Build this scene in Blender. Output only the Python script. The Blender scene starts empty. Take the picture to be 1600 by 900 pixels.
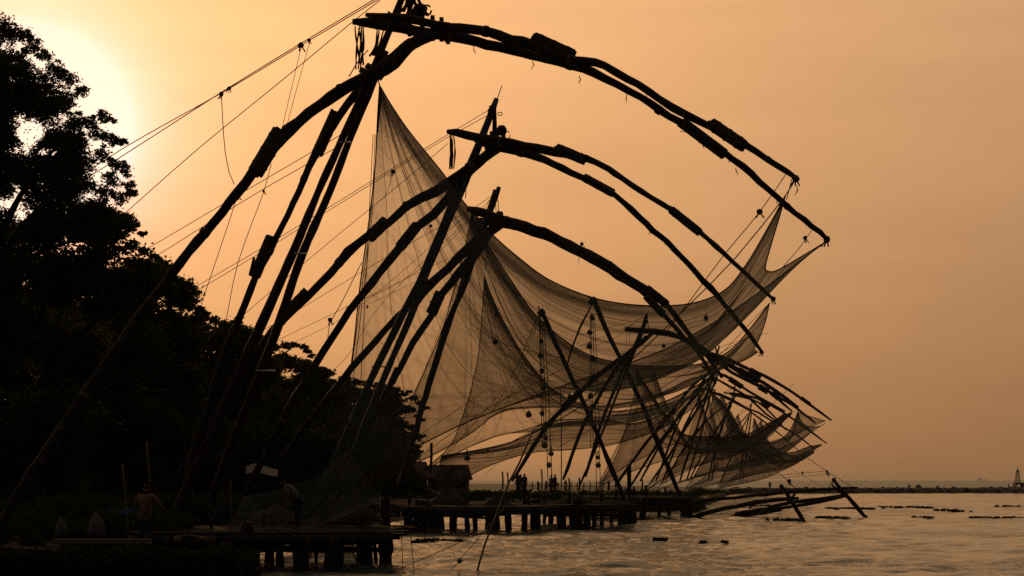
import bpy, bmesh, math, random
import numpy as np
from mathutils import Vector, Matrix, noise as mnoise
random.seed(7); rng = np.random.default_rng(7)
scene = bpy.context.scene
C = scene.collection
F = 3000.0            # focal length in photograph pixels (1600 wide)
CAM_H = 2.5           # camera height over the water
HOR = 750.0

# ------------------------------------------------------------------ camera
cam = bpy.data.cameras.new('camera'); camo = bpy.data.objects.new('camera', cam); C.objects.link(camo)
cam.sensor_width = 36.0; cam.lens = 36.0 * F / 1600.0
cam.shift_y = (HOR - 450.0) / 1600.0
cam.clip_start = 0.5; cam.clip_end = 40000
camo.location = (0, 0, CAM_H); camo.rotation_euler = (math.radians(90), 0, 0)
scene.camera = camo

# ------------------------------------------------------------------ view transform
scene.view_settings.view_transform = 'Standard'; scene.view_settings.look = 'None'
scene.view_settings.exposure = 0.0; scene.view_settings.gamma = 1.0
scene.view_settings.use_curve_mapping = False
scene.cycles.transparent_max_bounces = 48
scene.cycles.max_bounces = 6
scene.cycles.use_denoising = False
scene.cycles.caustics_reflective = False; scene.cycles.caustics_refractive = False

# ------------------------------------------------------------------ world: hazy low-sun sky
SUN = Vector((-755 / F, 1.0, 540 / F)).normalized()
SUN_EL = math.asin(SUN.z); SUN_AZ = math.atan2(SUN.x, SUN.y)
world = bpy.data.worlds.new('World'); scene.world = world; world.use_nodes = True
nt = world.node_tree; N = nt.nodes; L = nt.links
for n in list(N): N.remove(n)
def wm(op, a, b=None, c=None):
    n = N.new('ShaderNodeMath'); n.operation = op
    for i, v in enumerate((a, b, c)):
        if v is None: continue
        if isinstance(v, (int, float)): n.inputs[i].default_value = v
        else: L.new(v, n.inputs[i])
    return n.outputs[0]
tc = N.new('ShaderNodeTexCoord')
nrm = N.new('ShaderNodeVectorMath'); nrm.operation = 'NORMALIZE'; L.new(tc.outputs['Generated'], nrm.inputs[0])
dot = N.new('ShaderNodeVectorMath'); dot.operation = 'DOT_PRODUCT'; L.new(nrm.outputs[0], dot.inputs[0]); dot.inputs[1].default_value = SUN
sep = N.new('ShaderNodeSeparateXYZ'); L.new(nrm.outputs[0], sep.inputs[0])
theta = wm('MULTIPLY', wm('ARCCOSINE', wm('MINIMUM', wm('MAXIMUM', dot.outputs['Value'], -1.0), 1.0)), 180 / math.pi)
elev = wm('MULTIPLY', wm('ARCSINE', wm('MAXIMUM', sep.outputs['Z'], 0.0)), 180 / math.pi)
glow = wm('EXPONENT', wm('MULTIPLY', theta, -1 / 1.5))
rise = wm('SUBTRACT', 1.0, wm('EXPONENT', wm('MULTIPLY', elev, -1 / 15.0)))
mp = N.new('ShaderNodeMapping'); mp.inputs['Scale'].default_value = (3.0, 3.0, 26.0); L.new(nrm.outputs[0], mp.inputs[0])
nz = N.new('ShaderNodeTexNoise'); nz.inputs['Scale'].default_value = 2.2; nz.inputs['Detail'].default_value = 4.0; L.new(mp.outputs[0], nz.inputs[0])
streak = wm('MULTIPLY_ADD', wm('SUBTRACT', nz.outputs['Fac'], 0.5), 0.20, 1.0)
chs = []
for (a, g, b, d), cap in zip( ((-0.346, 2.6, 0.0286, 1.170), (-1.183, 3.40, 0.0248, 1.377), (-2.307, 8.5, 0.0171, 1.594)), (1.3, 0.96, 0.72)):
    e = wm('MULTIPLY_ADD', glow, g, a)
    e = wm('MULTIPLY_ADD', theta, -b, e)
    e = wm('MULTIPLY_ADD', rise, d, e)
    v = wm('MULTIPLY', wm('MINIMUM', wm('EXPONENT', e), cap), streak)
    chs.append(v)
cmb = N.new('ShaderNodeCombineColor')
for i in range(3): L.new(chs[i], cmb.inputs[i])
sky = N.new('ShaderNodeTexSky'); sky.sky_type = 'NISHITA'; sky.sun_disc = False
sky.sun_elevation = SUN_EL; sky.sun_rotation = SUN_AZ; sky.dust_density = 6.0
bgA = N.new('ShaderNodeBackground'); bgA.inputs['Strength'].default_value = 1.0; L.new(cmb.outputs[0], bgA.inputs['Color'])
tint = N.new('ShaderNodeMix'); tint.data_type = 'RGBA'; tint.blend_type = 'MULTIPLY'; tint.inputs['Factor'].default_value = 1.0
L.new(sky.outputs[0], tint.inputs[6]); tint.inputs[7].default_value = (0.016, 0.016, 0.020, 1)
bgB = N.new('ShaderNodeBackground'); bgB.inputs['Strength'].default_value = 0.05; L.new(tint.outputs[2], bgB.inputs['Color'])
add = N.new('ShaderNodeAddShader'); L.new(bgA.outputs[0], add.inputs[0]); L.new(bgB.outputs[0], add.inputs[1])
wo = N.new('ShaderNodeOutputWorld'); L.new(add.outputs[0], wo.inputs[0])

# ------------------------------------------------------------------ sun
sl = bpy.data.lights.new('sun', 'SUN'); sl.energy = 1.6; sl.angle = math.radians(0.53); sl.color = (1.0, 0.58, 0.24)
so = bpy.data.objects.new('sun', sl); C.objects.link(so)
so.rotation_euler = SUN.to_track_quat('Z', 'Y').to_euler()

# ------------------------------------------------------------------ materials
def mat(name, color, rough=0.9, var=0.35, scale=6.0, bump=0.3, spec=0.2, stretch=(1, 1, 1)):
    m = bpy.data.materials.new(name); m.use_nodes = True
    t = m.node_tree; b = t.nodes['Principled BSDF']
    b.inputs['Roughness'].default_value = rough; b.inputs['Specular IOR Level'].default_value = spec
    co = t.nodes.new('ShaderNodeTexCoord'); mpn = t.nodes.new('ShaderNodeMapping'); mpn.inputs['Scale'].default_value = stretch
    n = t.nodes.new('ShaderNodeTexNoise'); n.inputs['Scale'].default_value = scale; n.inputs['Detail'].default_value = 6
    t.links.new(co.outputs['Object'], mpn.inputs[0]); t.links.new(mpn.outputs[0], n.inputs[0])
    r = t.nodes.new('ShaderNodeValToRGB')
    r.color_ramp.elements[0].position = 0.3; r.color_ramp.elements[1].position = 0.7
    r.color_ramp.elements[0].color = tuple(c * (1 - var) for c in color) + (1,)
    r.color_ramp.elements[1].color = tuple(min(1, c * (1 + var)) for c in color) + (1,)
    t.links.new(n.outputs['Fac'], r.inputs[0]); t.links.new(r.outputs[0], b.inputs['Base Color'])
    if bump:
        bp = t.nodes.new('ShaderNodeBump'); bp.inputs['Strength'].default_value = bump; bp.inputs['Distance'].default_value = 0.03
        t.links.new(n.outputs['Fac'], bp.inputs['Height']); t.links.new(bp.outputs[0], b.inputs['Normal'])
    return m
M = {}
M['wood'] = mat('weathered_wood', (0.021, 0.018, 0.016), 0.9, 0.4, 5, 0.5, 0.1)
M['pole'] = mat('painted_pole', (0.030, 0.015, 0.014), 0.8, 0.4, 5, 0.3, 0.1)
M['bluepole'] = mat('blue_pole', (0.045, 0.065, 0.085), 0.8, 0.4, 5, 0.3, 0.1)
M['wrap'] = mat('lashed_splint', (0.040, 0.035, 0.030), 0.95, 0.5, 14, 0.6, 0.05)
M['rope'] = mat('rope', (0.055, 0.045, 0.035), 0.95, 0.3, 20, 0.2, 0.05)
M['stone'] = mat('stone', (0.11, 0.10, 0.09), 0.9, 0.4, 8, 0.5, 0.1)
M['bark'] = mat('bark', (0.03, 0.025, 0.02), 0.95, 0.4, 4, 0.6, 0.05)
M['mud'] = mat('shore_mud', (0.024, 0.021, 0.018), 0.95, 0.4, 0.6, 0.5, 0.1)
M['rock'] = mat('sea_rock', (0.07, 0.055, 0.05), 0.95, 0.4, 1.2, 0.5, 0.1)
M['sackcloth'] = mat('sackcloth', (0.085, 0.085, 0.085), 0.95, 0.4, 9, 0.5, 0.02)
M['pale'] = mat('pale_cloth', (0.11, 0.115, 0.12), 0.9, 0.15, 5, 0.2, 0.1)
M['blue'] = mat('blue_paint', (0.05, 0.16, 0.34), 0.6, 0.2, 4, 0.1, 0.3)
M['shirt'] = mat('tan_shirt', (0.14, 0.075, 0.045), 0.95, 0.2, 6, 0.2, 0.05)
M['cloth'] = mat('dark_cloth', (0.04, 0.04, 0.045), 0.95, 0.2, 6, 0.2, 0.05)
M['skin'] = mat('skin', (0.09, 0.05, 0.035), 0.7, 0.1, 10, 0.0, 0.2)
M['hair'] = mat('hair', (0.012, 0.010, 0.009), 0.7, 0.2, 30, 0.2, 0.1)
M['metal'] = mat('grey_metal', (0.45, 0.45, 0.44), 0.55, 0.2, 6, 0.1, 0.4)
M['wall'] = mat('plaster_wall', (0.22, 0.15, 0.10), 0.9, 0.2, 2, 0.2, 0.1)
M['tile'] = mat('roof_tile', (0.07, 0.045, 0.035), 0.9, 0.3, 4, 0.4, 0.1)
M['dark'] = mat('dark_glass', (0.02, 0.02, 0.025), 0.3, 0.1, 4, 0.0, 0.4)
M['ship'] = mat('ship_steel', (0.10, 0.10, 0.11), 0.7, 0.2, 0.2, 0.0, 0.2)
M['shipw'] = mat('ship_white', (0.5, 0.5, 0.5), 0.7, 0.1, 0.2, 0.0, 0.2)
M['log_end'] = mat('cut_wood', (0.13, 0.10, 0.07), 0.9, 0.25, 9, 0.3, 0.1)
def leafmat(name, col, trans):
    m = bpy.data.materials.new(name); m.use_nodes = True; t = m.node_tree
    for n in list(t.nodes): t.nodes.remove(n)
    o = t.nodes.new('ShaderNodeOutputMaterial'); d = t.nodes.new('ShaderNodeBsdfDiffuse'); tr = t.nodes.new('ShaderNodeBsdfTranslucent')
    g = t.nodes.new('ShaderNodeNewGeometry'); r = t.nodes.new('ShaderNodeValToRGB')
    r.color_ramp.elements[0].color = tuple(c * 0.55 for c in col) + (1,); r.color_ramp.elements[1].color = tuple(c * 1.45 for c in col) + (1,)
    t.links.new(g.outputs['Random Per Island'], r.inputs[0]); t.links.new(r.outputs[0], d.inputs[0])
    tr.inputs[0].default_value = (col[0] * 1.5, col[1] * 1.2, col[2] * 0.5, 1)
    mx = t.nodes.new('ShaderNodeMixShader'); mx.inputs[0].default_value = trans
    t.links.new(d.outputs[0], mx.inputs[1]); t.links.new(tr.outputs[0], mx.inputs[2]); t.links.new(mx.outputs[0], o.inputs[0])
    return m
M['leaf'] = leafmat('leaf', (0.030, 0.042, 0.018), 0.3)
M['leaf_b'] = leafmat('leaf_dark', (0.022, 0.034, 0.016), 0.25)
M['weed'] = leafmat('water_weed', (0.030, 0.036, 0.018), 0.2)

def netmat(name, col):
    # fine netting: threads of one colour, the open share falls as the sheet turns edge-on
    m = bpy.data.materials.new(name); m.use_nodes = True; t = m.node_tree
    for n in list(t.nodes): t.nodes.remove(n)
    o = t.nodes.new('ShaderNodeOutputMaterial'); d = t.nodes.new('ShaderNodeBsdfDiffuse'); d.inputs[0].default_value = col + (1,)
    tr = t.nodes.new('ShaderNodeBsdfTransparent')
    a = t.nodes.new('ShaderNodeAttribute'); a.attribute_name = 'dens'
    g = t.nodes.new('ShaderNodeNewGeometry')
    dt = t.nodes.new('ShaderNodeVectorMath'); dt.operation = 'DOT_PRODUCT'
    t.links.new(g.outputs['Normal'], dt.inputs[0]); t.links.new(g.outputs['Incoming'], dt.inputs[1])
    def mm(op, x, y=None):
        n = t.nodes.new('ShaderNodeMath'); n.operation = op
        for i, v in enumerate((x, y)):
            if v is None: continue
            if isinstance(v, (int, float)): n.inputs[i].default_value = v
            else: t.links.new(v, n.inputs[i])
        return n.outputs[0]
    cosv = mm('MAXIMUM', mm('ABSOLUTE', dt.outputs['Value']), 0.42)
    co = t.nodes.new('ShaderNodeTexCoord')
    nzn = t.nodes.new('ShaderNodeTexNoise'); nzn.inputs['Scale'].default_value = 12.0; nzn.inputs['Detail'].default_value = 8.0; nzn.inputs['Roughness'].default_value = 0.75
    t.links.new(co.outputs['Object'], nzn.inputs[0])
    grain = mm('MULTIPLY_ADD', nzn.outputs['Fac'], 1.1); t.nodes[-1].inputs[2].default_value = 0.45
    dens = mm('MULTIPLY', a.outputs['Fac'], grain)
    alpha = mm('SUBTRACT', 1.0, mm('EXPONENT', mm('DIVIDE', mm('MULTIPLY', dens, -1.0), cosv)))
    mx = t.nodes.new('ShaderNodeMixShader'); t.links.new(alpha, mx.inputs[0])
    t.links.new(tr.outputs[0], mx.inputs[1]); t.links.new(d.outputs[0], mx.inputs[2]); t.links.new(mx.outputs[0], o.inputs[0])
    return m
M['net'] = netmat('green_netting', (0.10, 0.115, 0.10))
M['net2'] = netmat('brown_netting', (0.085, 0.085, 0.075))

def watermat(name, lo, hi, dist, scale, ro=0.04):
    m = bpy.data.materials.new(name); m.use_nodes = True; t = m.node_tree; b = t.nodes['Principled BSDF']
    b.inputs['Base Color'].default_value = (0.16, 0.18, 0.14, 1); b.inputs['Roughness'].default_value = ro
    b.inputs['IOR'].default_value = 1.33
    co = t.nodes.new('ShaderNodeTexCoord')
    def noise_(sc, stretch, det, rg):
        mp_ = t.nodes.new('ShaderNodeMapping'); mp_.inputs['Scale'].default_value = stretch
        n1 = t.nodes.new('ShaderNodeTexNoise'); n1.inputs['Scale'].default_value = sc; n1.inputs['Detail'].default_value = det; n1.inputs['Roughness'].default_value = rg
        t.links.new(co.outputs['Object'], mp_.inputs[0]); t.links.new(mp_.outputs[0], n1.inputs[0]); return n1.outputs['Fac']
    paws = noise_(0.10, (0.8, 1.0, 1.0), 9, 0.72)          # wind ruffles some patches, leaves others slick
    mr = t.nodes.new('ShaderNodeMapRange'); mr.inputs[1].default_value = 0.44; mr.inputs[2].default_value = 0.60; mr.inputs[3].default_value = lo; mr.inputs[4].default_value = hi
    t.links.new(paws, mr.inputs[0])
    rip = noise_(scale, (0.3, 1.0, 1.0), 7, 0.66)
    bp = t.nodes.new('ShaderNodeBump'); bp.inputs['Distance'].default_value = dist
    t.links.new(mr.outputs[0], bp.inputs['Strength'])
    t.links.new(rip, bp.inputs['Height']); t.links.new(bp.outputs[0], b.inputs['Normal'])
    return m
M['water'] = watermat('water', 0.16, 1.0, 0.55, 0.62)
M['sea'] = watermat('open_sea', 0.7, 1.0, 0.9, 0.5, 0.5)

# ------------------------------------------------------------------ helpers
def at(px, py, D): return Vector(((px - 800) / F * D, D, CAM_H - (py - HOR) / F * D))
def on_water(px, D, z=0.0): return Vector(((px - 800) / F * D, D, z))

class MB:
    def __init__(s): s.v = []; s.f = []
    def quads(s, verts, faces):
        b = len(s.v); s.v.extend(verts); s.f.extend([tuple(i + b for i in q) for q in faces])
    def tube(s, pts, rad, sides=8, cap=True, wob=0.0, seed=0, flat=1.0):
        pts = [Vector(p) for p in pts]; n = len(pts); b = len(s.v)
        up = None
        for i, p in enumerate(pts):
            d = (pts[min(i + 1, n - 1)] - pts[max(i - 1, 0)]).normalized()
            if up is None:
                up = Vector((0, 0, 1)) if abs(d.z) < 0.9 else Vector((0, 1, 0))
            x = d.cross(up).normalized(); up = x.cross(d).normalized()
            r = rad[i] if hasattr(rad, '__len__') else rad
            for k in range(sides):
                a = 2 * math.pi * k / sides
                rr = r
                if wob: rr = r * (1 + wob * mnoise.noise(Vector((i * 0.45 + seed * 7.3, math.cos(a) * 1.2, math.sin(a) * 1.2))))
                s.v.append(p + x * (math.cos(a) * rr) + up * (math.sin(a) * rr * flat))
        for i in range(n - 1):
            for k in range(sides):
                k2 = (k + 1) % sides
                s.f.append((b + i * sides + k, b + i * sides + k2, b + (i + 1) * sides + k2, b + (i + 1) * sides + k))
        if cap:
            s.f.append(tuple(b + k for k in reversed(range(sides)))); e = b + (n - 1) * sides
            s.f.append(tuple(e + k for k in range(sides)))
        return s
    def box(s, c, sx, sy, sz, rz=0.0, rx=0.0, ry=0.0):
        m = Matrix.Translation(c) @ Matrix.Rotation(rz, 4, 'Z') @ Matrix.Rotation(ry, 4, 'Y') @ Matrix.Rotation(rx, 4, 'X')
        vs = [m @ Vector((x * sx / 2, y * sy / 2, z * sz / 2)) for x in (-1, 1) for y in (-1, 1) for z in (-1, 1)]
        s.quads(vs, [(0, 1, 3, 2), (4, 6, 7, 5), (0, 4, 5, 1), (2, 3, 7, 6), (0, 2, 6, 4), (1, 5, 7, 3)])
        return s
    def rock(s, c, r, seed=0, sq=(1, 1, 1), seg=8, rings=5):
        b = len(s.v); c = Vector(c)
        for i in range(rings + 1):
            ph = math.pi * i / rings
            for k in range(seg):
                a = 2 * math.pi * k / seg
                d = Vector((math.sin(ph) * math.cos(a), math.sin(ph) * math.sin(a), math.cos(ph)))
                q = r * (1 + 0.35 * mnoise.noise(d * 1.3 + Vector((seed * 3.7, seed * 1.1, 0))))
                s.v.append(c + Vector((d.x * q * sq[0], d.y * q * sq[1], d.z * q * sq[2])))
        for i in range(rings):
            for k in range(seg):
                k2 = (k + 1) % seg
                s.f.append((b + i * seg + k, b + (i + 1) * seg + k, b + (i + 1) * seg + k2, b + i * seg + k2))
        return s
    def build(s, name, m, parent=None, smooth=True):
        me = bpy.data.meshes.new(name)
        off = root_of(parent).location if parent else Vector((0, 0, 0))
        if parent is None and getattr(s, 'org', None) is not None: off = s.org
        me.from_pydata([tuple(Vector(v) - off) for v in s.v], [], s.f)
        me.materials.append(m)
        if smooth: me.polygons.foreach_set('use_smooth', [True] * len(me.polygons))
        me.update()
        o = bpy.data.objects.new(name, me); C.objects.link(o)
        if parent: o.parent = parent
        elif getattr(s, 'org', None) is not None: o.location = s.org
        return o
def root_of(o):
    while o.parent: o = o.parent
    return o
def thing(name, label, cat, loc, group=None):
    o = bpy.data.objects.new(name, None); o.empty_display_size = 0.5; C.objects.link(o); o.location = loc
    o['label'] = label; o['category'] = cat
    if group: o['group'] = group
    return o
def tag(o, label, cat, group=None):
    o['label'] = label; o['category'] = cat
    if group: o['group'] = group
    return o
def struct(o): o['kind'] = 'structure'; return o

def spline(pts, step):
    """Catmull-Rom through points, about `step` apart."""
    P = [Vector(p) for p in pts]
    if len(P) == 2:
        n = max(1, int((P[1] - P[0]).length / step)); return [P[0].lerp(P[1], i / n) for i in range(n + 1)]
    out = []
    E = [P[0] * 2 - P[1]] + P + [P[-1] * 2 - P[-2]]
    for i in range(1, len(E) - 2):
        a, b, c, d = E[i - 1], E[i], E[i + 1], E[i + 2]
        n = max(1, int((c - b).length / step))
        for k in range(n):
            t = k / n
            out.append(0.5 * ((2 * b) + (c - a) * t + (2 * a - 5 * b + 4 * c - d) * t * t + (3 * b - a - 3 * c + d) * t ** 3))
    out.append(P[-1]); return out
def path(px, D0, D1=None):
    """photograph points to the place they stand: distance runs from D0 to D1 along the length"""
    if D1 is None: D1 = D0
    d = [0.0]
    for i in range(1, len(px)): d.append(d[-1] + math.hypot(px[i][0] - px[i - 1][0], px[i][1] - px[i - 1][1]))
    return [at(p[0], p[1], D0 + (D1 - D0) * d[i] / max(d[-1], 1e-6)) for i, p in enumerate(px)]

SEED = [0]
def log(name, px, D0, D1, r0, r1, parent, m='wood', sides=10, wob=0.30, rm=None, step=0.35, rs=None):
    """an uneven timber; radii in photograph pixels at its distance"""
    SEED[0] += 1
    pts = path(px, D0, D1); cp = spline(pts, step * (D0 / 57) if D0 > 57 else step)
    n = len(cp); rad = []
    for i, p in enumerate(cp):
        t = i / (n - 1)
        r = (r0 + (r1 - r0) * t) if rm is None else (r0 * (1 - t) ** 2 + 2 * rm * t * (1 - t) + r1 * t * t)
        if rs is not None: r = float(np.interp(t, np.linspace(0, 1, len(rs)), rs))
        r *= p.y / F
        r *= 1 + 0.13 * mnoise.noise(Vector((i * 0.33, SEED[0] * 5.1, 0))) + (0.10 if (i * 7 + SEED[0]) % 11 == 0 else 0)
        rad.append(r)
    rad = [r * (1 + 0.10 * mnoise.noise(Vector((i * 1.37, SEED[0] * 2.3, 5)))) for i, r in enumerate(rad)]
    cp = [p + Vector((mnoise.noise(Vector((i * .6, SEED[0], 1))), mnoise.noise(Vector((i * .6, SEED[0], 2))), mnoise.noise(Vector((i * .6, SEED[0], 3))))) * rad[i] * 0.42 for i, p in enumerate(cp)] if m == 'wood' else cp
    rad[0] *= 0.7; rad[-1] *= 0.7
    o = MB().tube(cp, rad, sides, wob=wob, seed=SEED[0]).build(name, M[m], parent)
    if sides == 10 and n > 24 and m == 'wood':
        i = random.randint(3, 6)
        while i < n - 3:                      # turns of rope and the odd stub of a cut branch
            d = (cp[i + 1] - cp[i - 1]).normalized(); w = random.uniform(.04, .11)
            MB().tube([cp[i] - d * w, cp[i] + d * w], rad[i] * random.uniform(1.06, 1.16), 9, wob=.1, seed=i).build('lashing', M['rope'], o)
            if random.random() < .6:
                k = min(n - 2, i + 2); v = Vector((random.uniform(-1, 1), random.uniform(-.4, .4), random.uniform(-1, 1))).normalized()
                MB().tube([cp[k], cp[k] + v * rad[k] * random.uniform(1.25, 1.6)], [rad[k] * .3, rad[k] * .18], 6).build('stub', M['wood'], o)
            i += random.randint(5, 10)
    return o
def splint(px, D0, D1, r, parent, k=6):
    """bundle of short timbers bound round a joint, with its lashings"""
    SEED[0] += 1
    pts = path(px, D0, D1); a, b = pts[0], pts[-1]; d = (b - a).normalized()
    x = d.cross(Vector((0, 0, 1))).normalized(); y = x.cross(d)
    rr = r * a.y / F
    mb = MB()
    cp = [a.lerp(b, t) for t in np.linspace(0, 1, 6)]
    mb.tube(cp, [rr * (0.95 + 0.04 * mnoise.noise(Vector((i, SEED[0], 3)))) for i in range(len(cp))], 8, wob=0.06, seed=SEED[0])
    for j in range(k):
        an = 2 * math.pi * (j + 0.3 * random.random()) / k
        o = (x * math.cos(an) + y * math.sin(an)) * rr * 0.76
        e0, e1 = random.uniform(-0.05, 0.03), random.uniform(-0.03, 0.05)
        ln = b - a
        mb.tube([a + o + ln * e0, a.lerp(b, 0.5) + o, b + o + ln * e1], rr * random.uniform(0.20, 0.27), 6)
    s = mb.build('splint', M['wrap'], parent, False)
    for t in (0.15, 0.5, 0.84):
        c = a.lerp(b, t)
        MB().tube([c - d * rr * 0.10, c + d * rr * 0.10], rr * 1.04, 10).build('lashing', M['rope'], parent)
    return s
def rope(px, D0, D1, parent, r=0.012, name='rope', sag=0.0, m='rope'):
    pts = path(px, D0, D1)
    if sag and len(pts) == 2:
        a, b = pts; pts = [a.lerp(b, t) - Vector((0, 0, sag * 4 * t * (1 - t))) for t in np.linspace(0, 1, 9)]
    cp = spline(pts, max(0.5, (pts[-1] - pts[0]).length / 14))
    return MB().tube(cp, r, 5).build(name, M[m], parent)
def knot(px, py, D, r, parent, name='knot'):
    SEED[0] += 1
    mb = MB().rock(at(px, py, D), r * D / F, SEED[0], seg=7, rings=4)
    for k in range(3):
        a = at(px, py, D); mb.tube([a, a + Vector((random.uniform(-1, 1), random.uniform(-.3, .3), -1.2)) * r * 1.6 * D / F], 0.2 * r * D / F, 4)
    return mb.build(name, M['rope'], parent)
def stone(px, py, D, r, parent, bridle=False, sq=(1, 0.9, 0.9)):
    SEED[0] += 1
    c = at(px, py, D); rr = r * D / F
    o = MB().rock(c, rr, SEED[0], sq, 10, 7).build('counterweight_stone', M['stone'], parent)
    mb = MB()
    top = c + Vector((0, 0, rr * (3.2 if bridle else 1.4)))
    for k in range(4):
        a = k * math.pi / 2 + 0.4
        e = c + Vector((math.cos(a) * rr * 1.02, math.sin(a) * rr * 0.95, 0.1 * rr))
        mb.tube([top, e, c - Vector((0, 0, rr * 0.95))], rr * 0.09, 4)
    mb.build('sling', M['rope'], o)
    return o
def rope_bundle(px, D, parent, n=4, w=3.0, r=0.02):
    """hanging hank of knotted rope"""
    p = path(px, D, D)
    for j in range(n):
        off = Vector(((j - (n - 1) / 2) * w * D / F, random.uniform(-.1, .1), 0))
        cp = spline([q + off * random.uniform(0.5, 1.2) + Vector((random.uniform(-1, 1), 0, random.uniform(-1, 1))) * w * 0.4 * D / F for q in p], 0.12)
        rad = [r * 1.35 * (0.8 + 1.7 * abs(mnoise.noise(Vector((i * 0.9, j * 4.0, SEED[0]))))) for i in range(len(cp))]
        MB().tube(cp, rad, 5).build('hanging_rope', M['rope'], parent)
def strands(pts, D, parent):
    for (x, y, l) in pts:
        mb = MB()
        a = at(x, y, D)
        q = [a + Vector((random.uniform(-.02, .02) * i, 0, -l * i / 4 * D / F)) for i in range(5)]
        mb.tube(q, [0.010, 0.013, 0.017, 0.012, 0.004], 4); mb.build('dangling_weed', M['weed'], parent)

def coons(top, right, bottom, left, nu, nv):
    """top A->B, right B->C, bottom D->C, left A->D, all world points"""
    def res(p, n):
        cp = spline(p, max(0.02, sum((Vector(p[i + 1]) - Vector(p[i])).length for i in range(len(p) - 1)) / (n * 4)))
        a = np.array([tuple(q) for q in cp]); s = np.r_[0, np.cumsum(np.linalg.norm(np.diff(a, axis=0), axis=1))]; s /= s[-1]
        t = np.linspace(0, 1, n + 1); return np.stack([np.interp(t, s, a[:, k]) for k in range(3)], 1)
    T, B, Rr, Lf = res(top, nu), res(bottom, nu), res(right, nv), res(left, nv)
    u = np.linspace(0, 1, nu + 1)[None, :, None]; v = np.linspace(0, 1, nv + 1)[:, None, None]
    S = (1 - v) * T[None] + v * B[None] + (1 - u) * Lf[:, None] + u * Rr[:, None]
    S -= (1 - u) * (1 - v) * T[0] + u * (1 - v) * T[-1] + (1 - u) * v * B[0] + u * v * B[-1]
    return S
def net(top, right, bottom, left, parent, dens=0.4, nu=110, nv=70, m='net', bulge=(0, 0, 0), fold=0.10, hem=0.022, cords=8, seed=1, cordr=0.010):
    S = coons(top, right, bottom, left, nu, nv)
    u = np.linspace(0, 1, nu + 1)[None, :]; v = np.linspace(0, 1, nv + 1)[:, None]
    w = 16 * u * (1 - u) * v * (1 - v)
    S = S + w[..., None] * np.array(bulge)[None, None]
    # pleats that run from the gathered corner
    r_ = np.random.default_rng(seed)
    ang = np.arctan2(v + 0.02, u + 0.02 + 0 * v)
    f = np.zeros_like(ang)
    for k in range(7):
        fr = r_.uniform(9, 46); f += np.sin(ang * fr + r_.uniform(0, 6.3) + 2.5 * np.hypot(u, v) * r_.uniform(-1, 1)) / (1 + 0.04 * fr)
    du = np.gradient(S, axis=1); dv = np.gradient(S, axis=0); nn = np.cross(du, dv); nn /= np.linalg.norm(nn, axis=2, keepdims=True) + 1e-9
    edge = np.minimum(1, 8 * np.minimum(np.minimum(u, 1 - u) + 0 * v, np.minimum(v, 1 - v)))
    S = S + nn * (f * fold * edge)[..., None]
    # thread density: gathered toward the corners and the hem, with heavier seams
    dA = np.hypot(u, v); de = np.minimum(v, 1 - v)
    g = 1 + 1.6 * np.exp(-dA / 0.10) + 1.1 * np.exp(-de / 0.04) + 0.8 * np.exp(-((v - .035) / .012) ** 2) + 2.2 * np.exp(-v / .07) * np.exp(-u / .16) + 1.3 * np.exp(-((v - .03) / .022) ** 2) * np.clip(1.2 - 1.6 * u, 0, 1) + 0.7 * np.exp(-np.minimum(u, 1 - u) / 0.03)
    g += 1.2 * np.exp(-np.hypot(1 - u, v) / 0.10) + 1.0 * np.exp(-np.hypot(1 - u, 1 - v) / 0.10)
    st = np.zeros_like(g)
    for k in range(46):
        c = r_.uniform(0.01, 1) ** 1.3 * 1.5; wd = r_.uniform(0.0025, 0.012); st += r_.uniform(0.12, 0.7) * np.exp(-((ang - c) / wd) ** 2)
    for k in range(20):
        c = r_.uniform(0, 1) ** 2.0; wd = r_.uniform(0.0025, 0.008); st += r_.uniform(0.2, 0.7) * np.exp(-((v - c - 0.05 * np.sin(u * 4 + k)) / wd) ** 2)
    pat = np.zeros_like(g)
    for k in range(8):
        pat += np.sin(u * r_.uniform(2, 12) + v * r_.uniform(2, 14) + r_.uniform(0, 6.3))
    dn = dens * (g + st * 0.8 + pat * 0.045)
    off = np.array(root_of(parent).location)
    me = bpy.data.meshes.new('net'); V = (S - off).reshape(-1, 3)
    W = nu + 1
    fi = [(j * W + i, j * W + i + 1, (j + 1) * W + i + 1, (j + 1) * W + i) for j in range(nv) for i in range(nu)]
    me.from_pydata([tuple(p) for p in V], [], fi)
    at_ = me.attributes.new('dens', 'FLOAT', 'POINT'); at_.data.foreach_set('value', np.clip(dn, 0.05, 4).astype(np.float32).ravel())
    me.polygons.foreach_set('use_smooth', [True] * len(me.polygons)); me.materials.append(M[m]); me.update()
    o = bpy.data.objects.new('net', me); C.objects.link(o); o.parent = parent
    if hem:
        for ed in (S[0], S[-1], S[:, 0], S[:, -1]):
            MB().tube([Vector(p) for p in ed[::2]] + [Vector(ed[-1])], hem, 5).build('hem_rope', M['rope'], o)
    for k in range(cords):
        e = (k + 0.5 + r_.uniform(-.3, .3)) / cords
        tu, tv = (2 * e, 1.0) if e < 0.5 else (1.0, 2 * (1 - e))
        q = [Vector(S[min(nv, int(tv * t * nv)), min(nu, int(tu * t * nu))]) for t in np.linspace(0, 1, 26)]
        MB().tube(q, cordr, 4).build('net_cord', M['rope'], o)
    return S
def bpath(px, D0, D1=None): return path(px, D0, D1)

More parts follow.
